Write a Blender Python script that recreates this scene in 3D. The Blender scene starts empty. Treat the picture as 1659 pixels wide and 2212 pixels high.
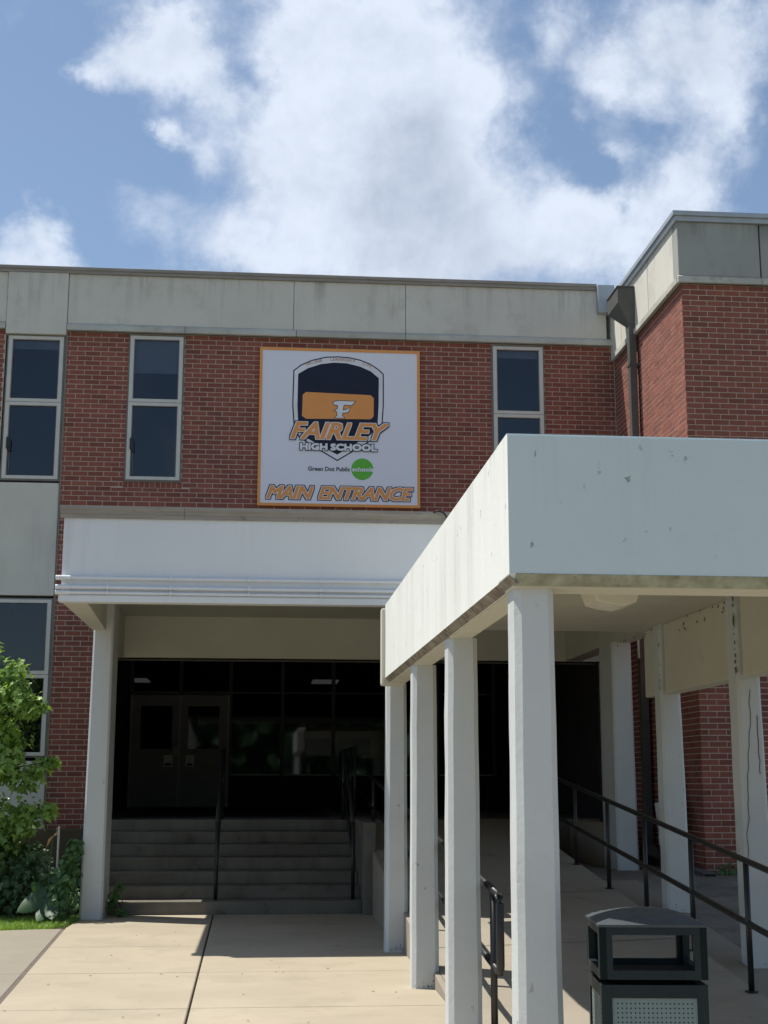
import bpy, bmesh, math, random
from mathutils import Vector, Matrix, noise
random.seed(7)
SC = bpy.context.scene
COL = SC.collection
R = math.radians

# ------------------------------------------------------------------ camera
EYE = 1.4906
cam_d = bpy.data.cameras.new('camera'); cam = bpy.data.objects.new('camera', cam_d); COL.objects.link(cam)
cam_d.sensor_fit = 'HORIZONTAL'; cam_d.sensor_width = 36; cam_d.lens = 64.72
cam_d.clip_start = .05; cam_d.clip_end = 2000
cam.matrix_world = Matrix.Translation((0, 0, EYE)) @ Matrix.Rotation(-.0876, 4, 'Z') @ Matrix.Rotation(math.pi/2+.1928, 4, 'X') @ Matrix.Rotation(.0015, 4, 'Z')
SC.camera = cam

# ------------------------------------------------------------------ sun, exposure
SUN = Vector((-.435, .205, 1)).normalized()
sd = bpy.data.lights.new('sun', 'SUN'); sd.energy = 4.6; sd.angle = R(.53); sd.color = (1, .95, .85)
so = bpy.data.objects.new('sun', sd); COL.objects.link(so)
so.rotation_euler = SUN.to_track_quat('Z', 'Y').to_euler()
SC.view_settings.view_transform = 'Standard'; SC.view_settings.look = 'None'
SC.view_settings.exposure = .42; SC.view_settings.gamma = 1; SC.view_settings.use_curve_mapping = False

# ------------------------------------------------------------------ world: blue sky with cumulus
W = bpy.data.worlds.new('World'); SC.world = W; W.use_nodes = True
nt = W.node_tree; nt.nodes.clear(); L = nt.links
def N(t, **k):
    n = nt.nodes.new(t)
    for a, b in k.items(): setattr(n, a, b)
    return n
def M(op, a, b=None, c=None, clamp=False):
    n = N('ShaderNodeMath', operation=op); n.use_clamp = clamp
    for i, v in enumerate((a, b, c)):
        if v is None: continue
        if isinstance(v, (int, float)): n.inputs[i].default_value = v
        else: L.new(v, n.inputs[i])
    return n.outputs[0]
sky = N('ShaderNodeTexSky', sky_type='NISHITA'); sky.sun_disc = False
sky.sun_elevation = math.asin(SUN.z); sky.sun_rotation = math.atan2(SUN.x, SUN.y)
sky.air_density = 1.0; sky.dust_density = .6; sky.ozone_density = 1.6
tc = N('ShaderNodeTexCoord')
def wnoise(scale, detail, rough, vec=None, dist=0):
    n = N('ShaderNodeTexNoise'); n.inputs['Scale'].default_value = scale; n.inputs['Detail'].default_value = detail
    n.inputs['Roughness'].default_value = rough; n.inputs['Distortion'].default_value = dist
    L.new(vec or tc.outputs['Generated'], n.inputs['Vector']); return n
gen = tc.outputs['Generated']
wa = wnoise(9, 8, .62); wv = N('ShaderNodeVectorMath', operation='SUBTRACT'); L.new(wa.outputs['Color'], wv.inputs[0]); wv.inputs[1].default_value = (.5, .5, .5)
ws = N('ShaderNodeVectorMath', operation='SCALE'); L.new(wv.outputs[0], ws.inputs[0]); ws.inputs['Scale'].default_value = .11
wd = N('ShaderNodeVectorMath', operation='ADD'); L.new(gen, wd.inputs[0]); L.new(ws.outputs[0], wd.inputs[1])
wn = N('ShaderNodeVectorMath', operation='NORMALIZE'); L.new(wd.outputs[0], wn.inputs[0])
CR = cam.matrix_world.to_3x3()
def cdir(x, y):                       # a world direction, from where the cloud stands in the photograph
    v = CR @ Vector(((x-829.5)/2982.5, -(y-1106)/2982.5, -1)); return v.normalized()
def blob_sum(blobs):
    acc = None
    for x, y, r, w in blobs:
        s = r*.86/2982.5
        d = N('ShaderNodeVectorMath', operation='DOT_PRODUCT'); L.new(wn.outputs[0], d.inputs[0]); d.inputs[1].default_value = cdir(x, y)
        e = M('EXPONENT', M('MULTIPLY_ADD', d.outputs['Value'], 1/s**2, -1/s**2))
        acc = M('MULTIPLY_ADD', e, w, acc if acc is not None else 0.0)
    return acc
dens = blob_sum([(740,90,110,.9),(900,110,130,.9),(1010,190,90,.6),(620,310,100,.8),(760,420,140,.9),(960,400,140,.85),(600,480,80,.45),
    (900,540,150,.75),(1060,520,90,.45),(1150,570,80,.3),(1340,330,30,.45),(1250,250,24,.35),(1440,215,30,.4),(300,110,75,.95),(400,95,60,.8),(215,190,42,.85),(480,170,65,.6),(345,295,30,.8),(420,340,40,.65),
    (40,520,60,.85),(120,560,45,.75),(300,480,60,.42),(420,520,70,.5),(520,560,60,.5),(1340,150,70,.8),(1480,80,100,.75),(1620,130,90,.8),(1590,250,60,.6),(1230,40,45,.6),
    (1470,350,55,.7),(1530,430,80,.85),(1400,500,70,.75),(1240,480,60,.65),(1290,560,80,.75),(370,5,40,.3),(660,20,60,.3),
    (100,330,130,-.3),(1230,300,70,-.25),(560,160,30,-.35),(1300,400,45,-.35),(1440,230,40,-.2)])
n1 = wnoise(7.5, 12, .6, dist=.2); n2 = wnoise(26, 9, .6); n3 = wnoise(2.4, 6, .55)
dens = M('ADD', dens, M('MULTIPLY_ADD', n1.outputs['Fac'], 2.0, -1.10))
dens = M('ADD', dens, M('MULTIPLY', M('SUBTRACT', n2.outputs['Fac'], .5), .75))
# away from the photographed part the same broken cumulus goes on
fd = N('ShaderNodeVectorMath', operation='DOT_PRODUCT'); L.new(gen, fd.inputs[0]); fd.inputs[1].default_value = cdir(830, 300)
outm = N('ShaderNodeMapRange'); L.new(fd.outputs['Value'], outm.inputs['Value'])
outm.inputs['From Min'].default_value = .95; outm.inputs['From Max'].default_value = .80; outm.inputs['To Min'].default_value = 0; outm.inputs['To Max'].default_value = 1
far = M('MULTIPLY_ADD', n3.outputs['Fac'], 3.0, -1.35)
dens = M('ADD', dens, M('MULTIPLY', far, outm.outputs[0]))
cm = N('ShaderNodeMapRange', interpolation_type='SMOOTHSTEP'); L.new(dens, cm.inputs['Value'])
cm.inputs['From Min'].default_value = .02; cm.inputs['From Max'].default_value = 1.0
core = N('ShaderNodeMapRange', interpolation_type='SMOOTHSTEP'); L.new(dens, core.inputs['Value'])
core.inputs['From Min'].default_value = .8; core.inputs['From Max'].default_value = 1.8
grey = blob_sum([(860,300,80,.30),(930,350,70,.30),(930,520,140,.36),(800,440,100,.2),(560,420,60,.2),(1480,330,40,.3),(1560,100,60,.35),(1010,600,110,.3)])
sh_v = N('ShaderNodeVectorMath', operation='ADD'); L.new(gen, sh_v.inputs[0]); sh_v.inputs[1].default_value = tuple(SUN*.022)
n1b = wnoise(7.5, 12, .6, vec=sh_v.outputs[0], dist=.2)
sh2 = N('ShaderNodeVectorMath', operation='ADD'); L.new(gen, sh2.inputs[0]); sh2.inputs[1].default_value = tuple(SUN*.008)
n2b = wnoise(26, 9, .6, vec=sh2.outputs[0])
relief = M('ADD', M('MULTIPLY', M('SUBTRACT', n1b.outputs['Fac'], n1.outputs['Fac']), 1.7), M('MULTIPLY', M('SUBTRACT', n2b.outputs['Fac'], n2.outputs['Fac']), .9))
gf = M('MULTIPLY', M('ADD', M('ADD', M('ADD', grey, relief), M('MULTIPLY', core.outputs[0], .28)), M('MULTIPLY', M('SUBTRACT', wa.outputs['Fac'], .5), .8)), 1.0, clamp=True)
def mixc(f, a, b):
    n = N('ShaderNodeMix', data_type='RGBA')
    if isinstance(f, (int, float)): n.inputs[0].default_value = f
    else: L.new(f, n.inputs[0])
    for i, v in ((6, a), (7, b)):
        if isinstance(v, tuple): n.inputs[i].default_value = v
        else: L.new(v, n.inputs[i])
    return n.outputs[2]
SKY = .092
k = 1/SKY
cloudc = mixc(gf, (.575*k, .635*k, .735*k, 1), (.36*k, .415*k, .52*k, 1))
hz = mixc(.14, sky.outputs[0], (.30*k, .42*k, .56*k, 1))       # humid summer air
allc = mixc(cm.outputs[0], hz, cloudc)
bg = N('ShaderNodeBackground'); bg.inputs['Strength'].default_value = SKY; L.new(allc, bg.inputs['Color'])
wo = N('ShaderNodeOutputWorld'); L.new(bg.outputs[0], wo.inputs['Surface'])

# ------------------------------------------------------------------ materials
def mat(name, c, c2=None, scale=3.0, rough=.8, bump=.0, bscale=40, spec=.3, metal=0.0, streak=None, spots=None, pits=None, stretch=(1,1,1), coat=0, obj_random=0, island=0):
    m = bpy.data.materials.new(name); m.use_nodes = True; t = m.node_tree; n = t.nodes; l = t.links
    b = n['Principled BSDF']; b.inputs['Roughness'].default_value = rough; b.inputs['Metallic'].default_value = metal
    b.inputs['Specular IOR Level'].default_value = spec
    if coat: b.inputs['Coat Weight'].default_value = coat
    geo = n.new('ShaderNodeNewGeometry')
    def nz(sc, det=6, st=(1,1,1), ro=.6):
        mp = n.new('ShaderNodeMapping'); mp.inputs['Scale'].default_value = st; l.new(geo.outputs['Position'], mp.inputs['Vector'])
        x = n.new('ShaderNodeTexNoise'); x.inputs['Scale'].default_value = sc; x.inputs['Detail'].default_value = det; x.inputs['Roughness'].default_value = ro
        l.new(mp.outputs[0], x.inputs['Vector']); return x.outputs['Fac']
    def mr(v, a, b_, c_=0, d=1):
        x = n.new('ShaderNodeMapRange'); l.new(v, x.inputs['Value'])
        for q, w in zip(('From Min','From Max','To Min','To Max'), (a, b_, c_, d)): x.inputs[q].default_value = w
        return x.outputs[0]
    def mx(f, a, b_, bt='MIX'):
        x = n.new('ShaderNodeMix'); x.data_type = 'RGBA'; x.blend_type = bt
        if isinstance(f, (int, float)): x.inputs[0].default_value = f
        else: l.new(f, x.inputs[0])
        for i, v in ((6, a), (7, b_)):
            if isinstance(v, tuple): x.inputs[i].default_value = (*v, 1)
            else: l.new(v, x.inputs[i])
        return x.outputs[2]
    def mul(a, b_):
        x = n.new('ShaderNodeMath'); x.operation = 'MULTIPLY'
        for i, v in enumerate((a, b_)):
            if isinstance(v, (int, float)): x.inputs[i].default_value = v
            else: l.new(v, x.inputs[i])
        return x.outputs[0]
    c2 = c2 or tuple(v*.82 for v in c)
    col = mx(mr(nz(scale, 8, stretch), .3, .7), c, c2)
    if obj_random or island:
        if obj_random: src = n.new('ShaderNodeObjectInfo').outputs['Random']
        else: src = geo.outputs['Random Per Island']
        cr = n.new('ShaderNodeValToRGB'); l.new(src, cr.inputs[0]); e = cr.color_ramp
        amp = obj_random or island
        e.elements[0].color = (1-amp, 1-amp*1.05, 1-amp*1.1, 1); e.elements[1].color = (1+amp*.8, 1+amp*.65, 1+amp*.5, 1)
        x1 = e.elements.new(.12); x1.color = (1-amp*.6, 1-amp*.6, 1-amp*.5, 1)
        x2 = e.elements.new(.5); x2.color = (1, 1, 1, 1)
        col = mx(1.0, col, cr.outputs[0], 'MULTIPLY')
    for s in (streak or []):          # vertical weathering runs: (colour, strength, zmin, zmax, density)
        sc, st, z0, z1, th = s
        sx = n.new('ShaderNodeSeparateXYZ'); l.new(geo.outputs['Position'], sx.inputs[0])
        zf = mr(sx.outputs[2], z0, z1)
        f = mul(mul(mr(nz(6, 8, (1, 1, .06), .7), th, th+.22), zf), mul(mr(nz(1.2, 4), .35, .6), st))
        col = mx(f, col, sc)
    for s in (spots or []):           # blotches: (colour, strength, scale, threshold)
        sc, st, ss, th = s
        col = mx(mul(mr(nz(ss, 10, (1,1,1), .7), th, th+.1), st), col, sc)
    hgt = None
    if pits:
        vo = n.new('ShaderNodeTexVoronoi'); vo.inputs['Scale'].default_value = pits[0]; vo.feature = 'F1'; vo.inputs['Randomness'].default_value = 1
        mp = n.new('ShaderNodeMapping'); mp.inputs['Scale'].default_value = (1, 1, .7); l.new(geo.outputs['Position'], mp.inputs['Vector'])
        nn = n.new('ShaderNodeTexNoise'); nn.inputs['Scale'].default_value = 30; l.new(geo.outputs['Position'], nn.inputs['Vector'])
        ad = n.new('ShaderNodeMix'); ad.data_type = 'RGBA'; ad.blend_type = 'LINEAR_LIGHT'; ad.inputs[0].default_value = .03
        l.new(mp.outputs[0], ad.inputs[6]); l.new(nn.outputs['Color'], ad.inputs[7]); l.new(ad.outputs[2], vo.inputs['Vector'])
        pf = mr(vo.outputs['Distance'], pits[1], pits[1]*.45)
        gate = mr(nz(3.1, 3), .40, .5)
        pf = mul(pf, gate); col = mx(mul(pf, pits[2]), col, pits[3]); hgt = pf
    l.new(col, b.inputs['Base Color'])
    rv = mr(nz(scale*3, 4), .3, .7, max(rough-.08, .02), min(rough+.08, 1)); l.new(rv, b.inputs['Roughness'])
    if bump:
        bn = n.new('ShaderNodeBump'); bn.inputs['Strength'].default_value = bump; bn.inputs['Distance'].default_value = .01
        h = nz(bscale, 8, (1,1,1), .65)
        if hgt is not None:
            s_ = n.new('ShaderNodeMath'); s_.operation = 'SUBTRACT'; l.new(h, s_.inputs[0]); l.new(mul(hgt, 1.5), s_.inputs[1]); h = s_.outputs[0]
        l.new(h, bn.inputs['Height']); l.new(bn.outputs[0], b.inputs['Normal'])
    return m
BR = ((.275,.097,.068), (.218,.076,.056))
m_brick = mat('brick_single', BR[0], BR[1], 9, .88, .35, 120, obj_random=.22, spots=[((.09,.035,.03), .5, 14, .60), ((.36,.25,.21), .35, 5, .66), ((.12,.055,.045), .45, .8, .54)])
m_bricks = mat('brick_mass', BR[0], BR[1], 9, .88, .35, 120, island=.22, spots=[((.09,.035,.03), .5, 14, .60), ((.36,.25,.21), .35, 5, .66), ((.12,.055,.045), .45, .8, .54)])
m_mortar = mat('mortar', (.60,.51,.43), (.47,.39,.33), 14, .95, .4, 150)
m_pre = mat('precast', (.64,.62,.55), (.57,.55,.485), 1.1, .85, .15, 60, streak=[((.17,.165,.145), .7, 7.85, 8.4, .50), ((.30,.285,.24), .4, 7.3, 8.0, .5)], spots=[((.42,.40,.34), .35, 2.3, .55)])
m_precap = mat('ledge_concrete', (.55,.55,.50), (.36,.35,.30), 1.6, .85, .15, 60, spots=[((.24,.21,.14), .55, 4.5, .56)])
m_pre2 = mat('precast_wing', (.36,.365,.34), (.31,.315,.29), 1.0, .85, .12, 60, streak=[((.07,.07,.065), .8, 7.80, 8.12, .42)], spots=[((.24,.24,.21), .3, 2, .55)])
m_trim = mat('weathered_trim', (.34,.315,.285), (.24,.22,.19), 3, .5, .05, 60, metal=.0, spots=[((.09,.075,.06), .6, 7, .6)], stretch=(.6,.6,8))
m_capw = mat('wing_cap', (.45,.48,.50), (.36,.38,.40), 3, .45, .03, 60, metal=.3)
m_panel = mat('concrete_panel', (.62,.61,.54), (.55,.54,.475), 1.4, .85, .12, 60, streak=[((.24,.235,.20), .5, 3.2, 5.8, .48)])
m_frame = mat('window_frame', (.62,.61,.56), (.54,.53,.48), 5, .45, .03, 60, spots=[((.27,.25,.2), .4, 11, .62)])
m_frame_e = mat('window_edge', (.20,.20,.18), None, 5, .6)
m_paintp = mat('portico_paint', (.72,.745,.77), (.66,.685,.71), .7, .6, .12, 45, streak=[((.45,.45,.42), .4, 2.9, 3.45, .5)], spots=[((.36,.35,.31), .5, 9, .68)])
m_paintc = mat('portico_cream', (.60,.595,.52), (.54,.53,.46), 1.4, .65, .12, 45, spots=[((.30,.27,.21), .6, 7, .67)])
m_col = mat('column_paint', (.56,.59,.595), (.505,.53,.53), 1.3, .6, .30, 28, spots=[((.38,.37,.34), .6, 5, .64), ((.30,.28,.25), .7, 11, .67), ((.12,.10,.08), .7, 24, .72)], pits=(7, .09, .75, (.22,.2,.17)))
m_walk = mat('canopy_shaded_front', (.57,.67,.70), (.52,.615,.645), .8, .6, .22, 30, streak=[((.40,.40,.36), .5, 2.2, 3.2, .50)], pits=(9, .13, .8, (.17,.18,.16)), spots=[((.36,.37,.34), .5, 5, .68)])  # same paint as the sides; cooler shaded front tone set in the colour
m_walkl = mat('canopy_sunlit_side', (.80,.82,.79), (.75,.765,.73), .8, .6, .22, 30, streak=[((.36,.35,.31), .75, 2.0, 3.1, .47)], pits=(8, .13, .8, (.2,.19,.16)), spots=[((.40,.385,.33), .5, 5, .66)])  # same paint as the front, with sunlight on the left side lightened in
m_walkc = mat('canopy_under', (.60,.585,.50), (.53,.515,.43), 1.2, .65, .15, 30, spots=[((.16,.12,.07), .85, 6, .70), ((.36,.33,.25), .5, 2.6, .62)])
m_mold = mat('mildewed_drip_edge', (.15,.115,.09), (.34,.31,.25), 12, .95, .5, 60, spots=[((.05,.04,.03), .8, 22, .52)])
m_moldg = mat('green_drip_edge', (.36,.385,.30), (.20,.20,.14), 14, .9, .4, 60, spots=[((.05,.045,.035), .8, 16, .58)])
m_moss = mat('mould_crust', (.20,.155,.10), (.12,.09,.06), 30, .95, .6, 80)
m_conc = mat('walk_concrete', (.40,.348,.265), (.335,.29,.22), .9, .85, .18, 90, spots=[((.30,.262,.20), .5, 1.4, .52), ((.34,.30,.23), .5, 6, .56), ((.16,.13,.09), .8, 15, .755)])
m_conc2 = mat('ramp_concrete', (.32,.285,.23), (.26,.23,.185), .9, .88, .2, 80, spots=[((.18,.16,.13), .6, 2.4, .58)])
m_conc3 = mat('side_path_concrete', (.27,.245,.195), (.23,.205,.165), 1.0, .88, .2, 80, spots=[((.2,.18,.14), .5, 3, .62)])
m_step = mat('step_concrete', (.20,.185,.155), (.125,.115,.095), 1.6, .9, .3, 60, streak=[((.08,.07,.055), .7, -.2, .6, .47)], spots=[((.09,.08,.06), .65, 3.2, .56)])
m_joint = mat('joint_filler', (.17,.14,.12), (.10,.085,.07), 20, .95, .3, 80)
m_apron = mat('stained_apron', (.24,.22,.18), (.10,.095,.08), 1.7, .92, .3, 60, spots=[((.05,.05,.04), .7, 3, .56)])
m_black = mat('black_rail_paint', (.018,.019,.020), None, 8, .38, .05, 90, spec=.5, spots=[((.10,.10,.10), .4, 20, .68)])
m_down = mat('downspout_metal', (.115,.115,.105), (.085,.085,.08), 3, .5, .04, 60, spots=[((.19,.18,.16), .3, 7, .62)])
m_dbrick = mat('recess_brick_shaded', (.05,.045,.05), (.035,.03,.035), 6, .9, .3, 100)  # brick darkened to carry the deep shade of the recess
m_dark = mat('recess_shade_tone', (.022,.027,.038), None, 4, .8)  # shade of the recess put into the surface colour
m_door = mat('door_paint', (.36,.35,.36), (.30,.295,.30), 3, .55, .04, 60)
m_alu = mat('aluminium', (.50,.52,.48), (.40,.42,.39), 9, .42, .02, 60)
m_dalu = mat('dark_mullion', (.12,.12,.13), None, 5, .5, .02, 60)
m_plate = mat('push_plate', (.85,.88,.80), (.78,.81,.73), 20, .4)
m_green = mat('bin_green', (.012,.024,.026), (.009,.018,.020), 6, .55, .08, 120, spec=.25, spots=[((.10,.12,.12), .35, 10, .63)])
m_lid = mat('bin_lid', (.055,.070,.078), (.04,.052,.06), 7, .55, .1, 120, spec=.4, spots=[((.34,.36,.35), .55, 9, .67)])
m_perf = mat('bin_panel', (.185,.25,.25), (.16,.215,.215), 6, .6, .04, 90)
m_hole = mat('bin_hole', (.012,.014,.014), None, 6, .8)
m_soil = mat('soil', (.06,.045,.03), (.035,.028,.018), 8, 1, .5, 40)
m_lawn = mat('lawn_ground', (.06,.085,.025), (.045,.06,.02), .6, 1, .4, 30)
m_retain = mat('old_low_wall', (.12,.095,.07), (.07,.06,.045), 3, .95, .4, 40)
m_roof = mat('roof_gravel', (.22,.21,.20), (.16,.15,.14), 6, .95, .3, 60)
m_blind = mat('window_blind', (.75,.73,.66), (.66,.64,.58), 3, .8)
m_room = mat('room_dark', (.12,.125,.14), None, 2, .9)
m_white = mat('white_plastic_sheet', (.62,.63,.63), (.45,.46,.47), 10, .35, .4, 12)
m_cable = mat('cable_black', (.02,.02,.02), None, 9, .5)
m_bark = mat('bark', (.11,.085,.06), (.07,.055,.04), 14, .95, .6, 40, stretch=(1,1,.2))
m_twig = mat('dry_flower', (.42,.24,.09), (.35,.22,.10), 14, .9)
def glass(name, tint=.35, rough=.03):
    m = bpy.data.materials.new(name); m.use_nodes = True; t = m.node_tree; n = t.nodes; l = t.links; n.clear()
    o = n.new('ShaderNodeOutputMaterial'); tr = n.new('ShaderNodeBsdfTransparent'); tr.inputs[0].default_value = (tint, tint*1.05, tint*1.15, 1)
    g = n.new('ShaderNodeBsdfGlossy'); g.inputs['Roughness'].default_value = rough; g.inputs[0].default_value = (.9,.95,1,1)
    f = n.new('ShaderNodeFresnel'); f.inputs['IOR'].default_value = 1.55; mx = n.new('ShaderNodeMixShader')
    nz = n.new('ShaderNodeTexNoise'); nz.inputs['Scale'].default_value = 1.3; bp_ = n.new('ShaderNodeBump'); bp_.inputs['Strength'].default_value = .04
    ge = n.new('ShaderNodeNewGeometry'); l.new(ge.outputs['Position'], nz.inputs['Vector']); l.new(nz.outputs['Fac'], bp_.inputs['Height']); l.new(bp_.outputs[0], g.inputs['Normal'])
    l.new(f.outputs[0], mx.inputs[0]); l.new(tr.outputs[0], mx.inputs[1]); l.new(g.outputs[0], mx.inputs[2]); l.new(mx.outputs[0], o.inputs[0]); return m
m_glass = glass('window_glass', .60); m_glassd = glass('storefront_glass', .30)
def emis(name, c, s):
    m = bpy.data.materials.new(name); m.use_nodes = True; b = m.node_tree.nodes['Principled BSDF']
    b.inputs['Base Color'].default_value = (*c, 1); b.inputs['Emission Color'].default_value = (*c, 1); b.inputs['Emission Strength'].default_value = s
    nz = m.node_tree.nodes.new('ShaderNodeTexNoise'); nz.inputs['Scale'].default_value = 6
    rp = m.node_tree.nodes.new('ShaderNodeMix'); rp.data_type = 'RGBA'; m.node_tree.links.new(nz.outputs['Fac'], rp.inputs[0])
    rp.inputs[6].default_value = (*c, 1); rp.inputs[7].default_value = (*[v*.8 for v in c], 1); m.node_tree.links.new(rp.outputs[2], b.inputs['Base Color'])
    return m
m_lamp = emis('dim_ceiling_lamp', (.7,.72,.55), .35)
def leafmat(name, c, c2, tr=.4, rough=.45):
    m = bpy.data.materials.new(name); m.use_nodes = True; t = m.node_tree; n = t.nodes; l = t.links
    b = n['Principled BSDF']; b.inputs['Roughness'].default_value = rough; b.inputs['Specular IOR Level'].default_value = .5
    g = n.new('ShaderNodeNewGeometry'); oi = n.new('ShaderNodeObjectInfo')
    nz = n.new('ShaderNodeTexNoise'); nz.inputs['Scale'].default_value = 2.5; l.new(g.outputs['Position'], nz.inputs['Vector'])
    ad = n.new('ShaderNodeMath'); ad.operation = 'MULTIPLY_ADD'; l.new(nz.outputs['Fac'], ad.inputs[0]); ad.inputs[1].default_value = .6; 
    hf = n.new('ShaderNodeMath'); hf.operation = 'MULTIPLY'; l.new(g.outputs['Random Per Island'], hf.inputs[0]); hf.inputs[1].default_value = .6; l.new(hf.outputs[0], ad.inputs[2])
    x = n.new('ShaderNodeMix'); x.data_type = 'RGBA'; l.new(ad.outputs[0], x.inputs[0]); x.inputs[6].default_value = (*c, 1); x.inputs[7].default_value = (*c2, 1)
    l.new(x.outputs[2], b.inputs['Base Color'])
    tl = n.new('ShaderNodeBsdfTranslucent'); tm = n.new('ShaderNodeMix'); tm.data_type = 'RGBA'; tm.blend_type = 'MULTIPLY'; tm.inputs[0].default_value = 1
    l.new(x.outputs[2], tm.inputs[6]); tm.inputs[7].default_value = (1.6,1.7,.7,1); l.new(tm.outputs[2], tl.inputs[0])
    ms = n.new('ShaderNodeMixShader'); ms.inputs[0].default_value = tr; l.new(b.outputs[0], ms.inputs[1]); l.new(tl.outputs[0], ms.inputs[2])
    l.new(ms.outputs[0], n['Material Output'].inputs[0]); return m
m_leaf = leafmat('maple_leaf', (.045,.12,.028), (.28,.42,.10), .4, .38); m_ivy = leafmat('ivy_leaf', (.026,.062,.022), (.07,.14,.045), .25)
m_creep = leafmat('creeper_leaf', (.045,.12,.035), (.11,.21,.07), .35, .5); m_broad = leafmat('broad_leaf', (.028,.075,.034), (.045,.10,.045), .2, .55); m_grass = leafmat('grass_blade', (.11,.21,.04), (.26,.38,.09), .4)

# ------------------------------------------------------------------ building helpers
def link(o, parent=None):
    COL.objects.link(o)
    if parent is not None: o.parent = parent
    return o
def new(name, me, m, parent=None, label=None, kind=None):
    o = bpy.data.objects.new(name, me)
    if m is not None and len(me.materials) == 0: me.materials.append(m)
    if label: o['label'] = label
    if kind: o['kind'] = kind
    return link(o, parent)
def thing(name, label, cat, group=None):
    o = bpy.data.objects.new(name, None); link(o); o['label'] = label; o['category'] = cat
    if group: o['group'] = group
    return o
def tag(o, label, cat, group=None):
    o['label'] = label; o['category'] = cat
    if group: o['group'] = group
    return o
class MB:
    def __init__(s): s.v = []; s.f = []; s.mi = []; s.mats = []
    def poly(s, pts, mi=0):
        i = len(s.v); s.v += [tuple(p) for p in pts]; s.f.append(tuple(range(i, i+len(pts)))); s.mi.append(mi); return s
    def box(s, x0, x1, y0, y1, z0, z1, mi=0):
        i = len(s.v)
        s.v += [(x,y,z) for z in (z0,z1) for y in (y0,y1) for x in (x0,x1)]
        s.f += [(i+a,i+b,i+c,i+d) for a,b,c,d in ((0,2,3,1),(4,5,7,6),(0,1,5,4),(2,6,7,3),(0,4,6,2),(1,3,7,5))]; s.mi += [mi]*6; return s
    def prism(s, pts, axis, a, b, mi=0):       # extrude a 2-D outline along an axis
        def P(p, t):
            return {'x': (t,p[0],p[1]), 'y': (p[0],t,p[1]), 'z': (p[0],p[1],t)}[axis]
        i = len(s.v); n = len(pts)
        s.v += [P(p,a) for p in pts] + [P(p,b) for p in pts]
        s.f += [tuple(range(i,i+n))[::-1], tuple(range(i+n,i+2*n))] + [(i+k,i+(k+1)%n,i+n+(k+1)%n,i+n+k) for k in range(n)]; s.mi += [mi]*(n+2); return s
    def tube(s, pts, r, n=10, mi=0):
        pts = [Vector(p) for p in pts]; rings = []
        for j, p in enumerate(pts):
            d = (pts[min(j+1,len(pts)-1)]-pts[max(j-1,0)]).normalized()
            u = d.cross(Vector((0,0,1)) if abs(d.z) < .9 else Vector((0,1,0))).normalized(); w = d.cross(u)
            rr = r[j] if isinstance(r, (list,tuple)) else r
            i = len(s.v); s.v += [tuple(p+(u*math.cos(2*math.pi*q/n)+w*math.sin(2*math.pi*q/n))*rr) for q in range(n)]; rings.append(i)
        for a, b in zip(rings, rings[1:]):
            for q in range(n): s.f.append((a+q,a+(q+1)%n,b+(q+1)%n,b+q)); s.mi.append(mi)
        s.f.append(tuple(rings[0]+q for q in range(n))[::-1]); s.f.append(tuple(rings[-1]+q for q in range(n))); s.mi += [mi,mi]; return s
    def mesh(s, name, mats, smooth=False, bevel=0, seg=2):
        me = bpy.data.meshes.new(name); me.from_pydata(s.v, [], s.f)
        for m in (mats if isinstance(mats, (list,tuple)) else [mats]): me.materials.append(m)
        me.polygons.foreach_set('material_index', s.mi)
        bm = bmesh.new(); bm.from_mesh(me); bmesh.ops.recalc_face_normals(bm, faces=bm.faces)
        if bevel: bmesh.ops.bevel(bm, geom=list(bm.edges), offset=bevel, segments=seg, affect='EDGES', profile=.6)
        bm.to_mesh(me); bm.free()
        if smooth: me.polygons.foreach_set('use_smooth', [True]*len(me.polygons))
        return me
    def build(s, name, m, parent=None, label=None, kind=None, smooth=False, bevel=0, seg=2):
        return new(name, s.mesh(name, m, smooth, bevel, seg), None, parent, label, kind)
def bx(name, m, parent, x0, x1, y0, y1, z0, z1, bevel=0, label=None, kind=None):
    return MB().box(x0,x1,y0,y1,z0,z1).build(name, m, parent, label, kind, bevel=bevel)
def rough_mesh(o, cuts, amp, sc=6):     # slight unevenness of cast and much-painted concrete
    me = o.data; bm = bmesh.new(); bm.from_mesh(me)
    bmesh.ops.subdivide_edges(bm, edges=[e for e in bm.edges if e.calc_length() > .35], cuts=cuts, use_grid_fill=True)
    for v in bm.verts: v.co += noise.noise_vector(v.co*sc)*amp
    bm.to_mesh(me); bm.free(); return o

F = 18.5; XS = 4.911; F2 = 15.288; LZ = 1.0
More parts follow.
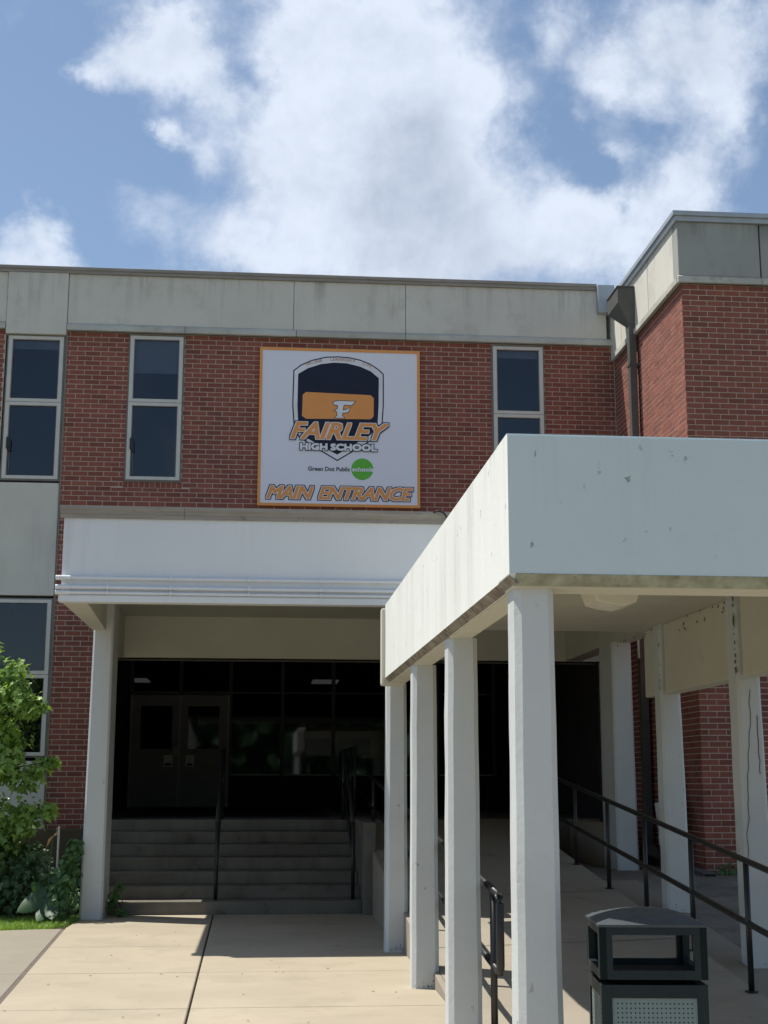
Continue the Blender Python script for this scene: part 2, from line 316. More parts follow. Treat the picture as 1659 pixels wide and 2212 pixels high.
# ------------------------------------------------------------------ ground, walks, ramp
g = MB(); g.box(-900, 900, -900, 900, -.6, -.14); g.build('ground', m_lawn, kind='structure')
bx('bounce_forecourt', m_conc3, None, -30, 34, -45, -8.01, -.13, -.006, kind='structure')  # unseen paving added behind the camera to bounce light onto the fronts
bx('planting_bed', m_soil, None, -9, -1.9, 14.2, F-.02, -.13, -.03, kind='structure')
sw = MB(); sw.box(-14, 1.30, -8, 16.40, -.12, -.035)
walk = sw.build('entrance_walk', m_joint, kind='structure')
ys = [16.42, 15.13, 13.36, 11.56, 9.78, 8.0, 6.2, 4.4, 2.6, .8, -1, -2.8, -4.6, -6.4, -8.2]
def xl(y): return -1.975+(15.07-y)*.047
for i in range(len(ys)-1):
    y1, y0 = ys[i]-.006, ys[i+1]+.006
    for a, b in (('L','M'), ('M','R')):
        xa = (lambda y: xl(y)) if a == 'L' else (lambda y: -.505+.009*(16.4-y)+.009)
        xb = (lambda y: -.505+.009*(16.4-y)-.007) if b == 'M' else (lambda y: 1.335 if y > 7.5 else 1.335)
        if i == 0 and a == 'L': ll = (-1.93, -1.975)
        else: ll = (xa(y1), xa(y0))
        mb = MB(); mb.prism([(ll[0],y1),(ll[1],y0),(xb(y0),y0),(xb(y1),y1)], 'z', -.11, random.uniform(-.002,.001)); mb.build('slab', m_conc, walk, bevel=.006, seg=1)
# the paler path that joins from the left, with a curved back edge
def back(x): return 15.02-.28*max(0, -x-2.1)**1.25
lys = [99, 11.60, 9.81, 8.0, 6.2, 4.4, 2.6, .8, -1, -2.8]
for i in range(len(lys)-1):
    y0 = lys[i+1]+.006; top = lys[i]-.006
    for k, (xa, xb) in enumerate(((None,-3.9),(-3.915,-5.7),(-5.715,-7.5))):
        pts = []
        nn = 8
        xr = (lambda y: xl(y)-.035)
        x_start = xa if xa is not None else None
        if i == 0:
            xs0 = x_start if x_start else xr(15.0)
            pts = [(xs0+(xb-xs0)*q/nn, back(xs0+(xb-xs0)*q/nn)) for q in range(nn+1)]
            if pts[-1][1] < y0: continue
        else: pts = [((x_start if x_start else xr(top)), top), (xb, top)]
        pts += [(xb, y0), ((x_start if x_start else xr(y0)), y0)]
        MB().prism(pts, 'z', -.11, -.004).build('slab', m_conc3, walk, bevel=.005, seg=1)
fj = MB()
for q in range(40):
    ya, yb = 15.0-q*.45, 15.0-(q+1)*.45
    fj.prism([(xl(ya)-.034+random.uniform(-.004,.004), ya), (xl(ya)-.003, ya), (xl(yb)-.003, yb), (xl(yb)-.034, yb)], 'z', -.05, -.009)
fj.build('joint_filler', m_joint, walk)
RS = .103; RY = 8.8
def rz(y): return max(0, min(LZ, (y-RY)*RS))
CF = .06                                # the ramp falls slightly towards its left edge
def rzl(y): return max(.002, rz(y)-CF*min(1, max(0, (18.3-y)/2)))
rb = MB(); st_y = [RY, 9.5, 16.3, 18.3, 18.51]
for x, f_ in ((1.345, rzl), (3.42, rz)): rb.v += [(x, y, f_(y)-.001) for y in st_y] + [(x, st_y[-1], -.12), (x, RY, -.12)]
n_ = 7; rb.f = [tuple(range(n_)), tuple(range(n_, 2*n_))[::-1]]+[(i, (i+1)%n_, n_+(i+1)%n_, n_+i) for i in range(n_)]; rb.mi = [0]*len(rb.f)
ramp = rb.build('ramp', m_conc2, kind='structure')
for y in (11.3, 13.4, 15.5):
    jl = MB(); jl.v = [(1.36,y,rzl(y)+.0012),(3.41,y,rz(y)+.0012),(3.41,y+.012,rz(y+.012)+.0012),(1.36,y+.012,rzl(y+.012)+.0012)]; jl.f = [(0,1,2,3)]; jl.mi = [0]; jl.build('joint_line', m_joint, ramp)
cb = MB(); cb.prism([(9.0,-.1),(16.2,-.1),(16.2,rzl(16.2)-.004),(9.6,rzl(9.6)-.004),(9.0,-.004)], 'x', 1.30, 1.343)
cb.build('kerb', m_conc2, ramp, bevel=.006)
lower = bx('lower_paving', m_conc, None, 1.345, 9, -8, RY-.004, -.12, -.002, kind='structure')
def az(y): return max(0, min(.5, rz(y)-.07))
ap = MB(); ap.prism([(RY,-.12),(F,-.12),(F,.5),(14.33,.5),(9.48,0),(RY,-.003)], 'x', 3.425, XS-.02); ap.prism([(RY,-.12),(F2,-.12),(F2,.5),(14.33,.5),(9.48,0),(RY,-.003)], 'x', XS-.02, 9)
ap.build('side_apron', m_apron, kind='structure')
pt = MB(); pt.prism([(9.5,.005),(14.3,.503),(14.3,.45),(9.5,-.05)], 'x', 3.43, 3.86); pt.build('pale_path_strip', m_conc3, kind='structure')
# ------------------------------------------------------------------ entrance steps
st = thing('entrance_steps', 'seven worn concrete entrance steps in the shade under the portico', 'steps')
SY = 16.43; tread = (F-SY)/6; rise = LZ/7
for k in range(7):
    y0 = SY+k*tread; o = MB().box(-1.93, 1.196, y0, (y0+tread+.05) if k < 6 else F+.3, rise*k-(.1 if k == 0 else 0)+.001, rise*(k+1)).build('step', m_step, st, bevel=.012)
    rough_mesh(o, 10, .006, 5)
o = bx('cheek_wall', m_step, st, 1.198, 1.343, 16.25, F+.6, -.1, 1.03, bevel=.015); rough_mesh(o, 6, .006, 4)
# ------------------------------------------------------------------ bricks
CH = .0676
brick_meshes = {}
def bricks_for(parent, rects, plane, pos, singles, key, out):
    """rects (u0,u1,v0,v1); plane 'y' faces -Y at pos, plane 'x' faces -X at pos."""
    D = .0035 if plane == 'y' else .0014
    order = sorted(range(len(rects)), key=lambda i: key(rects[i]))
    one = set(order[:singles]); mb = MB()
    for i, (u0,u1,v0,v1) in enumerate(rects):
        j = random.uniform(-.001,.001)*(1 if plane == 'y' else .5)
        if i in one:
            w, h = round(u1-u0, 3), round(v1-v0, 3)
            if (w,h,plane) not in brick_meshes:
                m_ = MB()
                if plane == 'y': m_.box(0,w,-D,.01,0,h)
                else: m_.box(-D,.01,0,w,0,h)
                brick_meshes[(w,h,plane)] = m_.mesh('brick', m_brick)
            o = bpy.data.objects.new('brick', brick_meshes[(w,h,plane)]); COL.objects.link(o); o.parent = parent
            o.location = (u0, pos+j, v0) if plane == 'y' else (pos+j, u0, v0)
        else:
            if plane == 'y': mb.box(u0,u1,pos-D+j,pos+.01,v0,v1)
            else: mb.box(pos-D+j,pos+.01,u0,u1,v0,v1)
    if mb.v: mb.build('brick_courses', m_bricks, parent, kind='stuff')
def bond(u0, u1, v0, v1, mod, ch, holes=(), phase=0, j=.0105):
    out = []; row = 0; v = v1
    while v > v0+.02:
        a = v-ch+j/2; b = v-j/2; a = max(a, v0)
        off = mod*.5 if (row % 2) else 0
        x = u0-off+phase-mod
        while x < u1:
            p, q = max(x+j/2, u0), min(x+mod-j/2, u1)
            x += mod
            if q-p < .02: continue
            segs = [(p, q, a, b)]
            for h in holes:
                ns = []
                for (s0,s1,t0,t1) in segs:
                    if s1 <= h[0] or s0 >= h[1] or t1 <= h[2] or t0 >= h[3]: ns.append((s0,s1,t0,t1)); continue
                    ov = min(t1,h[3])-max(t0,h[2])
                    if ov < .5*(t1-t0):
                        if t0 < h[2]: ns.append((s0,s1,t0,h[2]-.002))
                        else: ns.append((s0,s1,h[3]+.002,t1))
                    else:
                        if s0 < h[0]-.02: ns.append((s0,h[0]-.004,t0,t1))
                        if s1 > h[1]+.02: ns.append((h[1]+.004,s1,t0,t1))
                segs = ns
            out += [s for s in segs if s[1]-s[0] > .015 and s[3]-s[2] > .012]
        v -= ch; row += 1
    return out
# ------------------------------------------------------------------ main building
B = thing('school_building', 'long red brick school building with narrow windows and a pale concrete roof band', 'building')
W2 = (-1.908,-1.146,5.473,7.545); W3 = (3.140,3.890,5.473,7.545); OPEN = (-1.95, 4.62, -1, 3.093)
BAY = (-3.578,-2.757)
zt = 7.567
holes = [W2, W3, OPEN]
# backing wall (mortar)
bk = MB()
def wall_with_holes(mb, u0, u1, v0, v1, hs, y0, y1):
    us = sorted({u0,u1,*[h[i] for h in hs for i in (0,1) if u0 < h[i] < u1]}); vs = sorted({v0,v1,*[h[i] for h in hs for i in (2,3) if v0 < h[i] < v1]})
    for a,b in zip(us,us[1:]):
        for c,d in zip(vs,vs[1:]):
            if any(h[0] <= (a+b)/2 <= h[1] and h[2] <= (c+d)/2 <= h[3] for h in hs): continue
            mb.box(a,b,y0,y1,c,d)
wall_with_holes(bk, BAY[1], XS, -.1, zt, holes, F, F+.25)
bk.box(-9, BAY[0], F, F+.25, -.1, zt)
bk.build('wall', m_mortar, B)
SOLD = (W2[0]-.02, W2[1]+.02, W2[2]-.088, W2[2])
r = bond(BAY[1]+.012, XS-.014, -.05, zt-.004, .2098, CH, holes+[SOLD], phase=.035)
r = [q for q in r if not (q[2] < 3.1 and q[0] > -1.95 and q[1] < 4.62)]
r2 = bond(-7.5, BAY[0]-.012, -.05, zt-.004, .2098, CH, (), phase=.02)
n_s = int((SOLD[1]-SOLD[0])/.069)
for i in range(n_s): r.append((SOLD[0]+i*(SOLD[1]-SOLD[0])/n_s+.004, SOLD[0]+(i+1)*(SOLD[1]-SOLD[0])/n_s-.004, SOLD[2]+.006, SOLD[3]-.006))
def keymain(q):
    u, v = (q[0]+q[1])/2, (q[2]+q[3])/2
    vis = (u < -1.95 and 1.0 < v < 5.3) or (v > 5.25 and -2.76 < u < 4.8 and not (-.15 < u < 2.15 and v > 5.1))
    return (0 if vis else 1, (u*u+F*F+(v-EYE)**2))
bricks_for(B, r+r2, 'y', F-.001, 300, keymain, None)
# roof band
def precast(x0, x1, z0, z1, y, m, name='concrete_panel'):
    return bx(name, m, B, x0+.003, x1-.003, y, F+.2, z0, z1, bevel=.006)
precast(-9, BAY[0], 7.672, 8.385, F-.05, m_pre); precast(*BAY, 7.50, 8.385, F-.075, m_pre)
for a, b in ((BAY[1], .35), (.35, 1.92), (1.92, 4.80)): precast(a, b, 7.672, 8.385, F-.05, m_pre)
for a, b in ((-9, BAY[0]), (BAY[1], -1.146), (-1.146, .389), (.389, 1.92), (1.92, XS-.004)):
    o = MB().prism([(F-.03,zt),(F-.09,zt),(F-.09,zt+.062),(F-.05,zt+.103),(F-.03,zt+.103)], 'x', a+.004, b-.004).build('ledge', m_precap, B)
bx('roof', m_roof, B, -9, XS, F+.2, F+14, 8.2, 8.34)
for a, b in ((-9,-3.3),(-3.3,-1.3),(-1.3,.55),(.55,2.9),(2.9,4.66)):
    MB().prism([(F+.22,8.385),(F-.085,8.385),(F-.085,8.425),(F-.105,8.43),(F-.105,8.47),(F-.09,8.478),(F+.22,8.478)], 'x', a+.001, b-.001).build('roof_trim', m_trim, B)
MB().box(4.66,4.90,F-.17,F+.2,8.03,8.44).build('scupper_flashing', m_capw, B, bevel=.01)
bx('roof_slab', m_roof, B, -9, 9, F+.25, F+14, 3.9, 4.0)
# window bay on the left
bx('concrete_panel', m_panel, B, BAY[0]+.01, BAY[1]-.012, F-.03, F+.2, 3.90, 5.425, bevel=.006)
bx('concrete_panel', m_panel, B, BAY[0]+.01, BAY[1]-.012, F-.03, F+.2, .3, 1.745, bevel=.006)
bx('bay_edge', m_frame_e, B, BAY[1]-.011, BAY[1]+.004, F-.02, F+.05, .3, 7.55)
def window(x0, x1, z0, z1, zm, latch=True, blind=None, parent=B, yf=F-.035):
    f = MB(); w = .052; y1 = yf+.07
    f.box(x0,x0+.018,yf+.012,y1+.05,z0,z1,1); f.box(x1-.018,x1,yf+.012,y1+.05,z0,z1,1); f.box(x0+.018,x1-.018,yf+.012,y1+.05,z1-.018,z1,1); f.box(x0+.018,x1-.018,yf+.012,y1+.05,z0,z0+.02,1)
    a, b, c, d = x0+.02, x1-.02, z0+.022, z1-.02
    for (zl, zh) in ((zm+.003, d), (c, zm-.003)):
        f.box(a,a+w,yf,y1,zl,zh); f.box(b-w,b,yf,y1,zl,zh); f.box(a+w,b-w,yf,y1,zh-w*.85,zh); f.box(a+w,b-w,yf,y1,zl,zl+w*.85)
        f.box(a+w,a+w+.012,yf+.02,y1,zl+w*.85,zh-w*.85,1); f.box(b-w-.012,b-w,yf+.02,y1,zl+w*.85,zh-w*.85,1)
    o = f.build('window', [m_frame, m_frame_e], parent)
    i = .04
    bx('pane', m_glass, o, a+w-.005, b-w+.005, yf+i, yf+i+.006, zm+.03, d-.03); bx('pane', m_glass, o, a+w-.005, b-w+.005, yf+i, yf+i+.006, c+.03, zm-.03)
    if latch:
        l_ = MB(); zc = z0+(zm-z0)*.46; l_.box(a+w-.012,a+w+.035,yf-.018,yf+.036,zc-.07,zc+.09); l_.box(a+w+.01,a+w+.05,yf-.01,yf+.034,zc-.10,zc+.05); l_.build('latch', m_black, o, bevel=.008)
        MB().tube([(a+w+.03,yf+.028,z0+.09),(a+w+.03,yf+.028,zc-.09)],.005,6).build('lift_rod', m_frame_e, o)
    if blind: bx('blind', m_blind, o, a+w, b-w, yf+.10, yf+.11, blind, d-.02)
    rm = MB(); rm.poly([(x0,yf+.9,z0-.1),(x1,yf+.9,z0-.1),(x1,yf+.9,z1+.1),(x0,yf+.9,z1+.1)]); rm.poly([(x0,y1+.1,z0),(x0,yf+.9,z0),(x0,yf+.9,z1),(x0,y1+.1,z1)]); rm.poly([(x1,y1+.1,z0),(x1,yf+.9,z0),(x1,yf+.9,z1),(x1,y1+.1,z1)]); rm.poly([(x0,y1+.1,z1),(x1,y1+.1,z1),(x1,yf+.9,z1),(x0,yf+.9,z1)]); rm.poly([(x0,y1+.1,z0),(x1,y1+.1,z0),(x1,yf+.9,z0),(x0,yf+.9,z0)])
    rm.build('room_behind', m_room, o)
    return o
window(BAY[0]+.025, BAY[1]-.015, 5.455, 7.497, 6.545, blind=7.32)
window(*W2[:2], W2[2], W2[3], 6.58, blind=7.02)
window(*W3[:2], W3[2], W3[3], 6.54, latch=False, blind=7.38)
window(BAY[0]-.35, BAY[1]-.012, 1.79, 3.865, 2.86, latch=False)
# recess: header, side walls, floor, ceiling, back wall
bx('header_beam', m_paintc, B, OPEN[0], 4.62, F-.02, F+.45, 3.093, 3.668, bevel=.01)
DY = 27.2
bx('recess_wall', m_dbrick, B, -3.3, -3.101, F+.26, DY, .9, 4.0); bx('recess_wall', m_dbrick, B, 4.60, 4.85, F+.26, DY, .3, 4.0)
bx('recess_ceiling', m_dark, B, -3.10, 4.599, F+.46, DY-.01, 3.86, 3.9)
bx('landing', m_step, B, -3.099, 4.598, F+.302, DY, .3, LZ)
bx('landing_sheet', m_dark, B, -2.2+.3, 1.0, 19.6, 26.9, LZ+.002, LZ+.012)  # flat dark sheet over the landing floor
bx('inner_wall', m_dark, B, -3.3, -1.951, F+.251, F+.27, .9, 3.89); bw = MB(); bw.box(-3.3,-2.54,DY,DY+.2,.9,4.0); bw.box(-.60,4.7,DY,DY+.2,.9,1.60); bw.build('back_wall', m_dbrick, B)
rr = bond(-.60, 4.4, 1.0, 1.59, .2098, CH); mb = MB()
for (a,b,c,d) in rr: mb.box(a,b,DY-.012,DY,c,d)
mb.build('sill_bricks', m_dbrick, B, kind='stuff')
# interior lobby seen dimly through the glass
lb = MB(); lb.box(-3.5,5,36,36.1,.9,4.2); lb.box(-3.5,5,DY+.25,36,3.87,3.9); lb.box(-3.5,5,DY+.25,36,.85,.98); lb.box(-3.6,-3.5,DY+.25,36,.9,4.1); lb.box(5,5.05,DY+.25,36,.9,4.1); lb.build('lobby', m_room, B)
for (x, w_) in ((-3.06, .36), (1.21, .62)): bx('lobby_lamp', m_lamp, B, x, x+w_, 33.0, 34.1, 3.84, 3.868)
# storefront
ym = DY-.02
xs_m = [-2.50,-1.555,-.60,.41,1.40,2.42,3.45,4.56]
for x in xs_m: bx('mullion', m_dalu, B, x-.035,x+.035,ym-.05,ym+.06,(3.205 if x < -.7 else 1.601),3.84)
for a, b in zip(xs_m, xs_m[1:]):
    if a > -.7:
        fr = bx('window', m_dalu, B, a+.036, b-.036, ym-.03, ym+.03, 3.165, 3.195); bx('pane', m_glassd, fr, a+.036,b-.036,ym-.004,ym+.004,1.63,3.164); bx('pane', m_glassd, fr, a+.036,b-.036,ym-.004,ym+.004,3.196,3.83)
        bx('sill', m_alu, fr, a+.036,b-.036,ym-.05,ym+.04,1.602,1.625)
    else:
        fr = bx('window', m_dalu, B, a+.036, b-.036, ym-.05, ym+.04, 3.14, 3.20); bx('pane', m_glassd, fr, a+.036,b-.036,ym-.004,ym+.004,3.201,3.83)
bx('head_rail', m_dalu, B, -3.09, 4.59, ym-.06, ym+.06, 3.842, 3.90)
for (x0, x1, hinge, h) in ((-2.475,-1.575,-1,(-1.848,-1.676)), (-1.545,-.645,1,(-1.431,-1.269))):
    d = MB(); wx0, wx1 = (x0+.17, x1-.13) if hinge < 0 else (x0+.14, x1-.16)
    wall_with_holes(d, x0, x1, LZ+.015, 3.125, [(wx0,wx1,2.10,2.915)], ym-.045, ym+.0)
    do = d.build('door', m_door, B)
    bx('pane', m_glassd, do, wx0, wx1, ym-.025, ym-.018, 2.10, 2.915)
    pm = MB(); pm.box(h[0],h[1],ym-.062,ym-.046,1.762,1.985); pm.build('push_plate', m_plate, do, bevel=.006)
    bx('pull_slot', m_hole, do, h[0]+.03, h[1]-.03, ym-.068, ym-.0625, 1.785, 1.825)
bx('lock_box', m_alu, B, -1.67, -1.59, ym-.075, ym-.046, 1.98, 2.14)
for x in (-2.49,-1.56,-.63): bx('door_edge', m_alu, B, x-.018, x+.018, ym-.075, ym-.046, LZ+.01, 3.13)
# ------------------------------------------------------------------ right wing
Wg = thing('school_wing', 'taller brick wing projecting at the right with its left side lit by the sun', 'building')
zr_ = 7.329
wb = MB(); wb.box(XS, 9, F2, F2+6, -.1, zr_); wb.build('wall', m_mortar, Wg)
rf = bond(XS-.011, 8.2, -.05, zr_-.004, .2035, .0665, (), phase=0); rs = bond(F2+.003, F+.02, -.05, zr_-.004, .2035, .0665, (), phase=.1)
def keyw(q):
    u, v = (q[0]+q[1])/2, (q[2]+q[3])/2
    vis = u < 6.25 and (v > 4.4 or .4 < v < 2.5)
    return (0 if vis else 1, u*u+F2*F2+(v-EYE)**2)
bricks_for(Wg, rf, 'y', F2-.001, 300, keyw, None)
bricks_for(Wg, rs, 'x', XS-.001, 0, lambda q: 0, None)
# roof band of the wing
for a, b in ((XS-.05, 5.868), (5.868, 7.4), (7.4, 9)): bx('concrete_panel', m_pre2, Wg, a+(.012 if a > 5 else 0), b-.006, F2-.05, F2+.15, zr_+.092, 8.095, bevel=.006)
for a, b in ((F2+.151, 16.55), (16.55, 17.9), (17.9, F+.3)): bx('concrete_panel', m_pre, Wg, XS-.05, XS+.15, a+.006, b-.006, zr_+.092, 8.095, bevel=.006)
for a, b in ((XS-.07, 5.868), (5.868, 9)): MB().prism([(F2-.03,zr_),(F2-.075,zr_),(F2-.075,zr_+.07),(F2-.05,zr_+.09),(F2-.03,zr_+.09)], 'x', a+.004, b-.004).build('ledge', m_precap, Wg)
for a, b in ((F2-.03, 16.75), (16.75, F-.1)): MB().prism([(XS-.03,zr_),(XS-.075,zr_),(XS-.075,zr_+.07),(XS-.05,zr_+.09),(XS-.03,zr_+.09)], 'y', a+.004, b-.004).build('ledge', m_precap, Wg)
c_ = MB(); c_.box(XS-.11, 9, F2-.11, F2+.2, 8.16, 8.215); c_.box(XS-.085, 9, F2-.085, F2+.2, 8.097, 8.158); c_.build('roof_cap', m_capw, Wg)
c_ = MB(); c_.box(XS-.11, XS+.2, F2+.2, F+8, 8.16, 8.215); c_.box(XS-.085, XS+.2, F2+.2, F+8, 8.097, 8.158); c_.build('roof_cap', m_capw, Wg)
bx('upper_wall', m_pre, Wg, XS-.04, XS+.15, F+.301, F+8, 7.4, 8.095)
bx('roof', m_roof, Wg, XS, 9, F2+.1, F+8, 8.0, 8.09)
# ------------------------------------------------------------------ wall sign
SG = thing('wall_sign', 'square white entrance sign with orange border and shield emblem on the brick wall', 'sign')
sx0, sx1, sz0, sz1 = -.109, 2.118, 5.166, 7.407; ysn = F-.055
m_signw = mat('sign_white', (.78,.79,.86), (.75,.76,.83), .8, .5); m_or = mat('sign_orange', (.80,.34,.10), (.76,.32,.09), 3, .5); m_navy = mat('sign_navy', (.012,.016,.04), None, 3, .5)
m_gr = mat('sign_green', (.14,.52,.06), None, 3, .5); m_gy = mat('sign_grey', (.13,.13,.15), None, 3, .5); m_rd = mat('sign_small_orange', (.55,.25,.16), None, 3, .5); m_sw = mat('sign_print_white', (.82,.83,.87), None, 3, .5)
bx('sign_board', m_signw, SG, sx0+.035, sx1-.035, ysn, F-.014, sz0+.035, sz1-.035)
bd = MB()
for a in ((sx0,sx1,sz1-.037,sz1),(sx0,sx1,sz0,sz0+.037),(sx0,sx0+.037,sz0+.037,sz1-.037),(sx1-.037,sx1,sz0+.037,sz1-.037)): bd.box(a[0],a[1],ysn-.010,F-.013,a[2],a[3])
bd.build('border', m_or, SG)
def S(x, y):
    yt = 90+.0269*(x-75); yb = 1560+.0198*(x-50)
    t = (y-yt)/(yb-yt); xl_ = 75-25*t; xr_ = 1560+5*t
    return (sx0+(x-xl_)/(xr_-xl_)*(sx1-sx0), sz1-t*(sz1-sz0))
def flat(name, pts, layer, m, raw=False):
    P = [p if raw else S(*p) for p in pts]; y = ysn-.002-layer*.0012
    bm = bmesh.new(); vs = [bm.verts.new((p[0], y, p[1])) for p in P]; f = bm.faces.new(vs); f.normal_update()
    if f.normal.y > 0: f.normal_flip()
    bmesh.ops.triangulate(bm, faces=[f], ngon_method='EAR_CLIP')
    me = bpy.data.meshes.new(name); bm.to_mesh(me); bm.free(); return new(name, me, m, SG)
outer = [(382,310),(450,258),(550,213),(680,182),(800,178),(900,186),(1000,208),(1100,248),(1170,295),(1224,345),(1224,640),(1212,830),(1190,900),(1120,965),(790,1157),(600,1045),(430,935),(385,830),(372,640)]
def inset(P, d):
    out = []
    n = len(P)
    for i in range(n):
        p0, p1, p2 = Vector(P[i-1]), Vector(P[i]), Vector(P[(i+1)%n])
        n1 = Vector((-(p1-p0).y, (p1-p0).x)).normalized(); n2 = Vector((-(p2-p1).y, (p2-p1).x)).normalized(); b = (n1+n2).normalized(); c = max(.5, b.dot(n1))
        out.append(tuple(p1+b*d/c))
    return out
flat('shield_outline', outer, 0, m_navy); flat('shield_border', inset(outer, 11), 1, m_sw)
inner = [(427,345),(520,290),(640,252),(760,238),(880,245),(1000,275),(1100,320),(1177,385),(1175,640),(1165,830),(1100,915),(790,1098),(480,930),(430,850),(420,640)]
flat('shield_field', inner, 2, m_navy)
flat('orange_band', [(470,540),(500,515),(1100,545),(1130,572),(1128,745),(1100,770),(500,765),(462,738)], 3, m_or)
Fp = [(750,612),(792,598),(955,605),(925,640),(850,636),(840,686),(868,684),(908,662),(890,706),(838,712),(834,738),(858,757),(768,757),(790,736),(788,700),(766,690),(794,672),(796,640),(762,634)]
flat('letter_f_edge', inset(Fp, -6), 4, m_navy); flat('letter_f', Fp, 5, m_sw)
cx, cy = S(1023,1232); flat('green_disc', [(cx+.152*math.cos(a*math.pi/24), cy+.152*math.sin(a*math.pi/24)) for a in range(48)], 0, m_gr, True)
def text(name, s, x0, x1, ytop, ybase, layer, m, fat=0, shear=0, spacing=1.0, sp_word=1.0):
    """lettering fattened by fat metres: the outline of each glyph is grown in twelve directions"""
    cu = bpy.data.curves.new(name, 'FONT'); cu.body = s; cu.size = 1; cu.shear = shear; cu.space_character = spacing; cu.space_word = sp_word; cu.resolution_u = 2; cu.fill_mode = 'FRONT'
    o = bpy.data.objects.new('t', cu); COL.objects.link(o); dg = bpy.context.evaluated_depsgraph_get(); me = bpy.data.meshes.new_from_object(o.evaluated_get(dg)); bpy.data.objects.remove(o)
    rx = [v.co.x for v in me.vertices]; a, b = min(rx), max(rx); hi = .72
    P0 = S(x0, ybase); P1 = S(x1, ybase+.022*(x1-x0)); T0 = S(x0, ytop)
    base = [(P0[0]+(v.co.x-a)/(b-a)*(P1[0]-P0[0]), P0[1]+v.co.y/hi*(T0[1]-P0[1])) for v in me.vertices]
    offs = [(0,0)]+([(fat*a_, fat*b_) for a_ in (-1,-.5,0,.5,1) for b_ in (-1,-.5,0,.5,1) if max(abs(a_),abs(b_)) == 1] if fat else [])
    V = []; Fc = []
    for k_, (dx, dy) in enumerate(offs):
        i0 = len(V); V += [(X+dx, ysn-.002-layer*.0012-k_*.00005, Z+dy) for X, Z in base]; Fc += [tuple(i0+i for i in p.vertices) for p in me.polygons]
    m2 = bpy.data.meshes.new(name); m2.from_pydata(V, [], Fc); bpy.data.meshes.remove(me)
    return new(name, m2, m, SG)
for nm, s, x0, x1, yt, yb, sp, spw, l0 in (('name_lettering','FAIRLEY',362,1262,790,945,.95,1,6), ('entrance_lettering','MAIN ENTRANCE',140,1492,1378,1492,.93,1.6,1)):
    w_ = 1.0 if nm[0] == 'n' else .9
    text(nm+'_outline', s, x0, x1, yt, yb, l0, m_navy, .029*w_, .32, sp, spw)
    text(nm+'_edge', s, x0, x1, yt, yb, l0+1, m_sw, .017*w_, .32, sp, spw)
    text(nm, s, x0, x1, yt, yb, l0+2, m_or, .008*w_, .32, sp, spw)
text('school_lettering_outline', 'HIGH SCHOOL', 450, 1155, 992, 1050, 9, m_navy, .017, 0, 1.0, .85); text('school_lettering', 'HIGH SCHOOL', 450, 1155, 992, 1050, 10, m_sw, .0075, 0, 1.0, .85)
text('operator_lettering', 'Green Dot Public', 520, 908, 1205, 1243, 1, m_gy, .0025); text('operator_lettering', 'schools', 932, 1125, 1212, 1250, 2, m_sw, .003)
text('trade_mark', 'TM', 1136, 1152, 1213, 1219, 1, m_gy, 0)
am = MB(); arc = 'COLLEGE . LEADERSHIP . LIFE'
ca = S(800, 770); ra = .842
for i, ch in enumerate(arc):
    if ch == ' ': continue
    cu = bpy.data.curves.new('c', 'FONT'); cu.body = ch; cu.size = .052; cu.align_x = 'CENTER'; cu.offset = .0012; cu.resolution_u = 2; cu.fill_mode = 'FRONT'
    o = bpy.data.objects.new('t', cu); COL.objects.link(o); me = bpy.data.meshes.new_from_object(o.evaluated_get(bpy.context.evaluated_depsgraph_get())); bpy.data.objects.remove(o)
    th = R(90+31-62*i/(len(arc)-1)); i0 = len(am.v)
    for v in me.vertices:
        q = ra+v.co.y+(.012 if ch == '.' else 0); ct, sn = math.cos(th), math.sin(th)
        am.v.append((ca[0]+ct*q+sn*v.co.x, ysn-.0065, ca[1]+ra-(1-sn)*.56+v.co.y*sn-ct*v.co.x*.75))
    for p_ in me.polygons: am.f.append(tuple(i0+k_ for k_ in p_.vertices)); am.mi.append(0)
me = bpy.data.meshes.new('motto_lettering'); me.from_pydata(am.v, [], am.f); new('motto_lettering', me, m_rd, SG)
# ------------------------------------------------------------------ portico
P = thing('entrance_portico', 'white flat-roofed portico over the entrance steps with two slab columns', 'portico')
PF = 13.354; pl, pr = -1.935, 4.337
bx('fascia', m_paintp, P, pl, pr, PF, PF+.10, 3.20, 3.995, bevel=.004)
bx('fascia_side', m_paintp, P, pl+.001, pl+.10, PF+.101, F-.002, 3.60, 3.995); bx('fascia_side', m_paintp, P, pr-.10, pr, PF+.101, F-.002, 3.60, 3.995)
MB().prism([(PF-.022,3.176),(PF+.13,3.176),(PF+.13,3.26),(PF-.002,3.26),(PF-.022,3.235)], 'x', pl-.02, pr).build('lip', m_paintp, P, bevel=.006)
o = MB().prism([(PF-.055,4.108),(PF-.055,4.075),(PF-.038,4.06),(PF-.038,4.035),(PF-.022,4.028),(PF-.022,3.992),(PF-.001,3.992),(PF+.05,3.999),(PF+.05,4.108)], 'x', pl-.035, -.78).build('roof_trim', m_trim, P)
o = MB().prism([(PF-.055,4.108),(PF-.055,4.075),(PF-.038,4.06),(PF-.038,4.035),(PF-.022,4.028),(PF-.022,3.992),(PF-.001,3.992),(PF+.05,3.999),(PF+.05,4.108)], 'x', -.776, pr).build('roof_trim', m_trim, P)
bx('roof_deck', m_roof, P, pl+.02, pr-.02, PF+.051, F-.003, 3.999, 4.07)
bx('ceiling', m_paintc, P, pl+.10, pr-.10, PF+.101, F-.003, 3.64, 3.70)
o = MB(); o.prism([(pl+.002,PF+.131),(pl+.242,PF+.131),(pl+.155,15.929),(pl+.002,15.929)], 'z', 3.178, 3.638); o.build('beam', m_paintc, P, bevel=.01)
bx('beam', m_paintc, P, pl+.002, -1.818, 16.551, F-.024, 3.098, 3.638, bevel=.008)
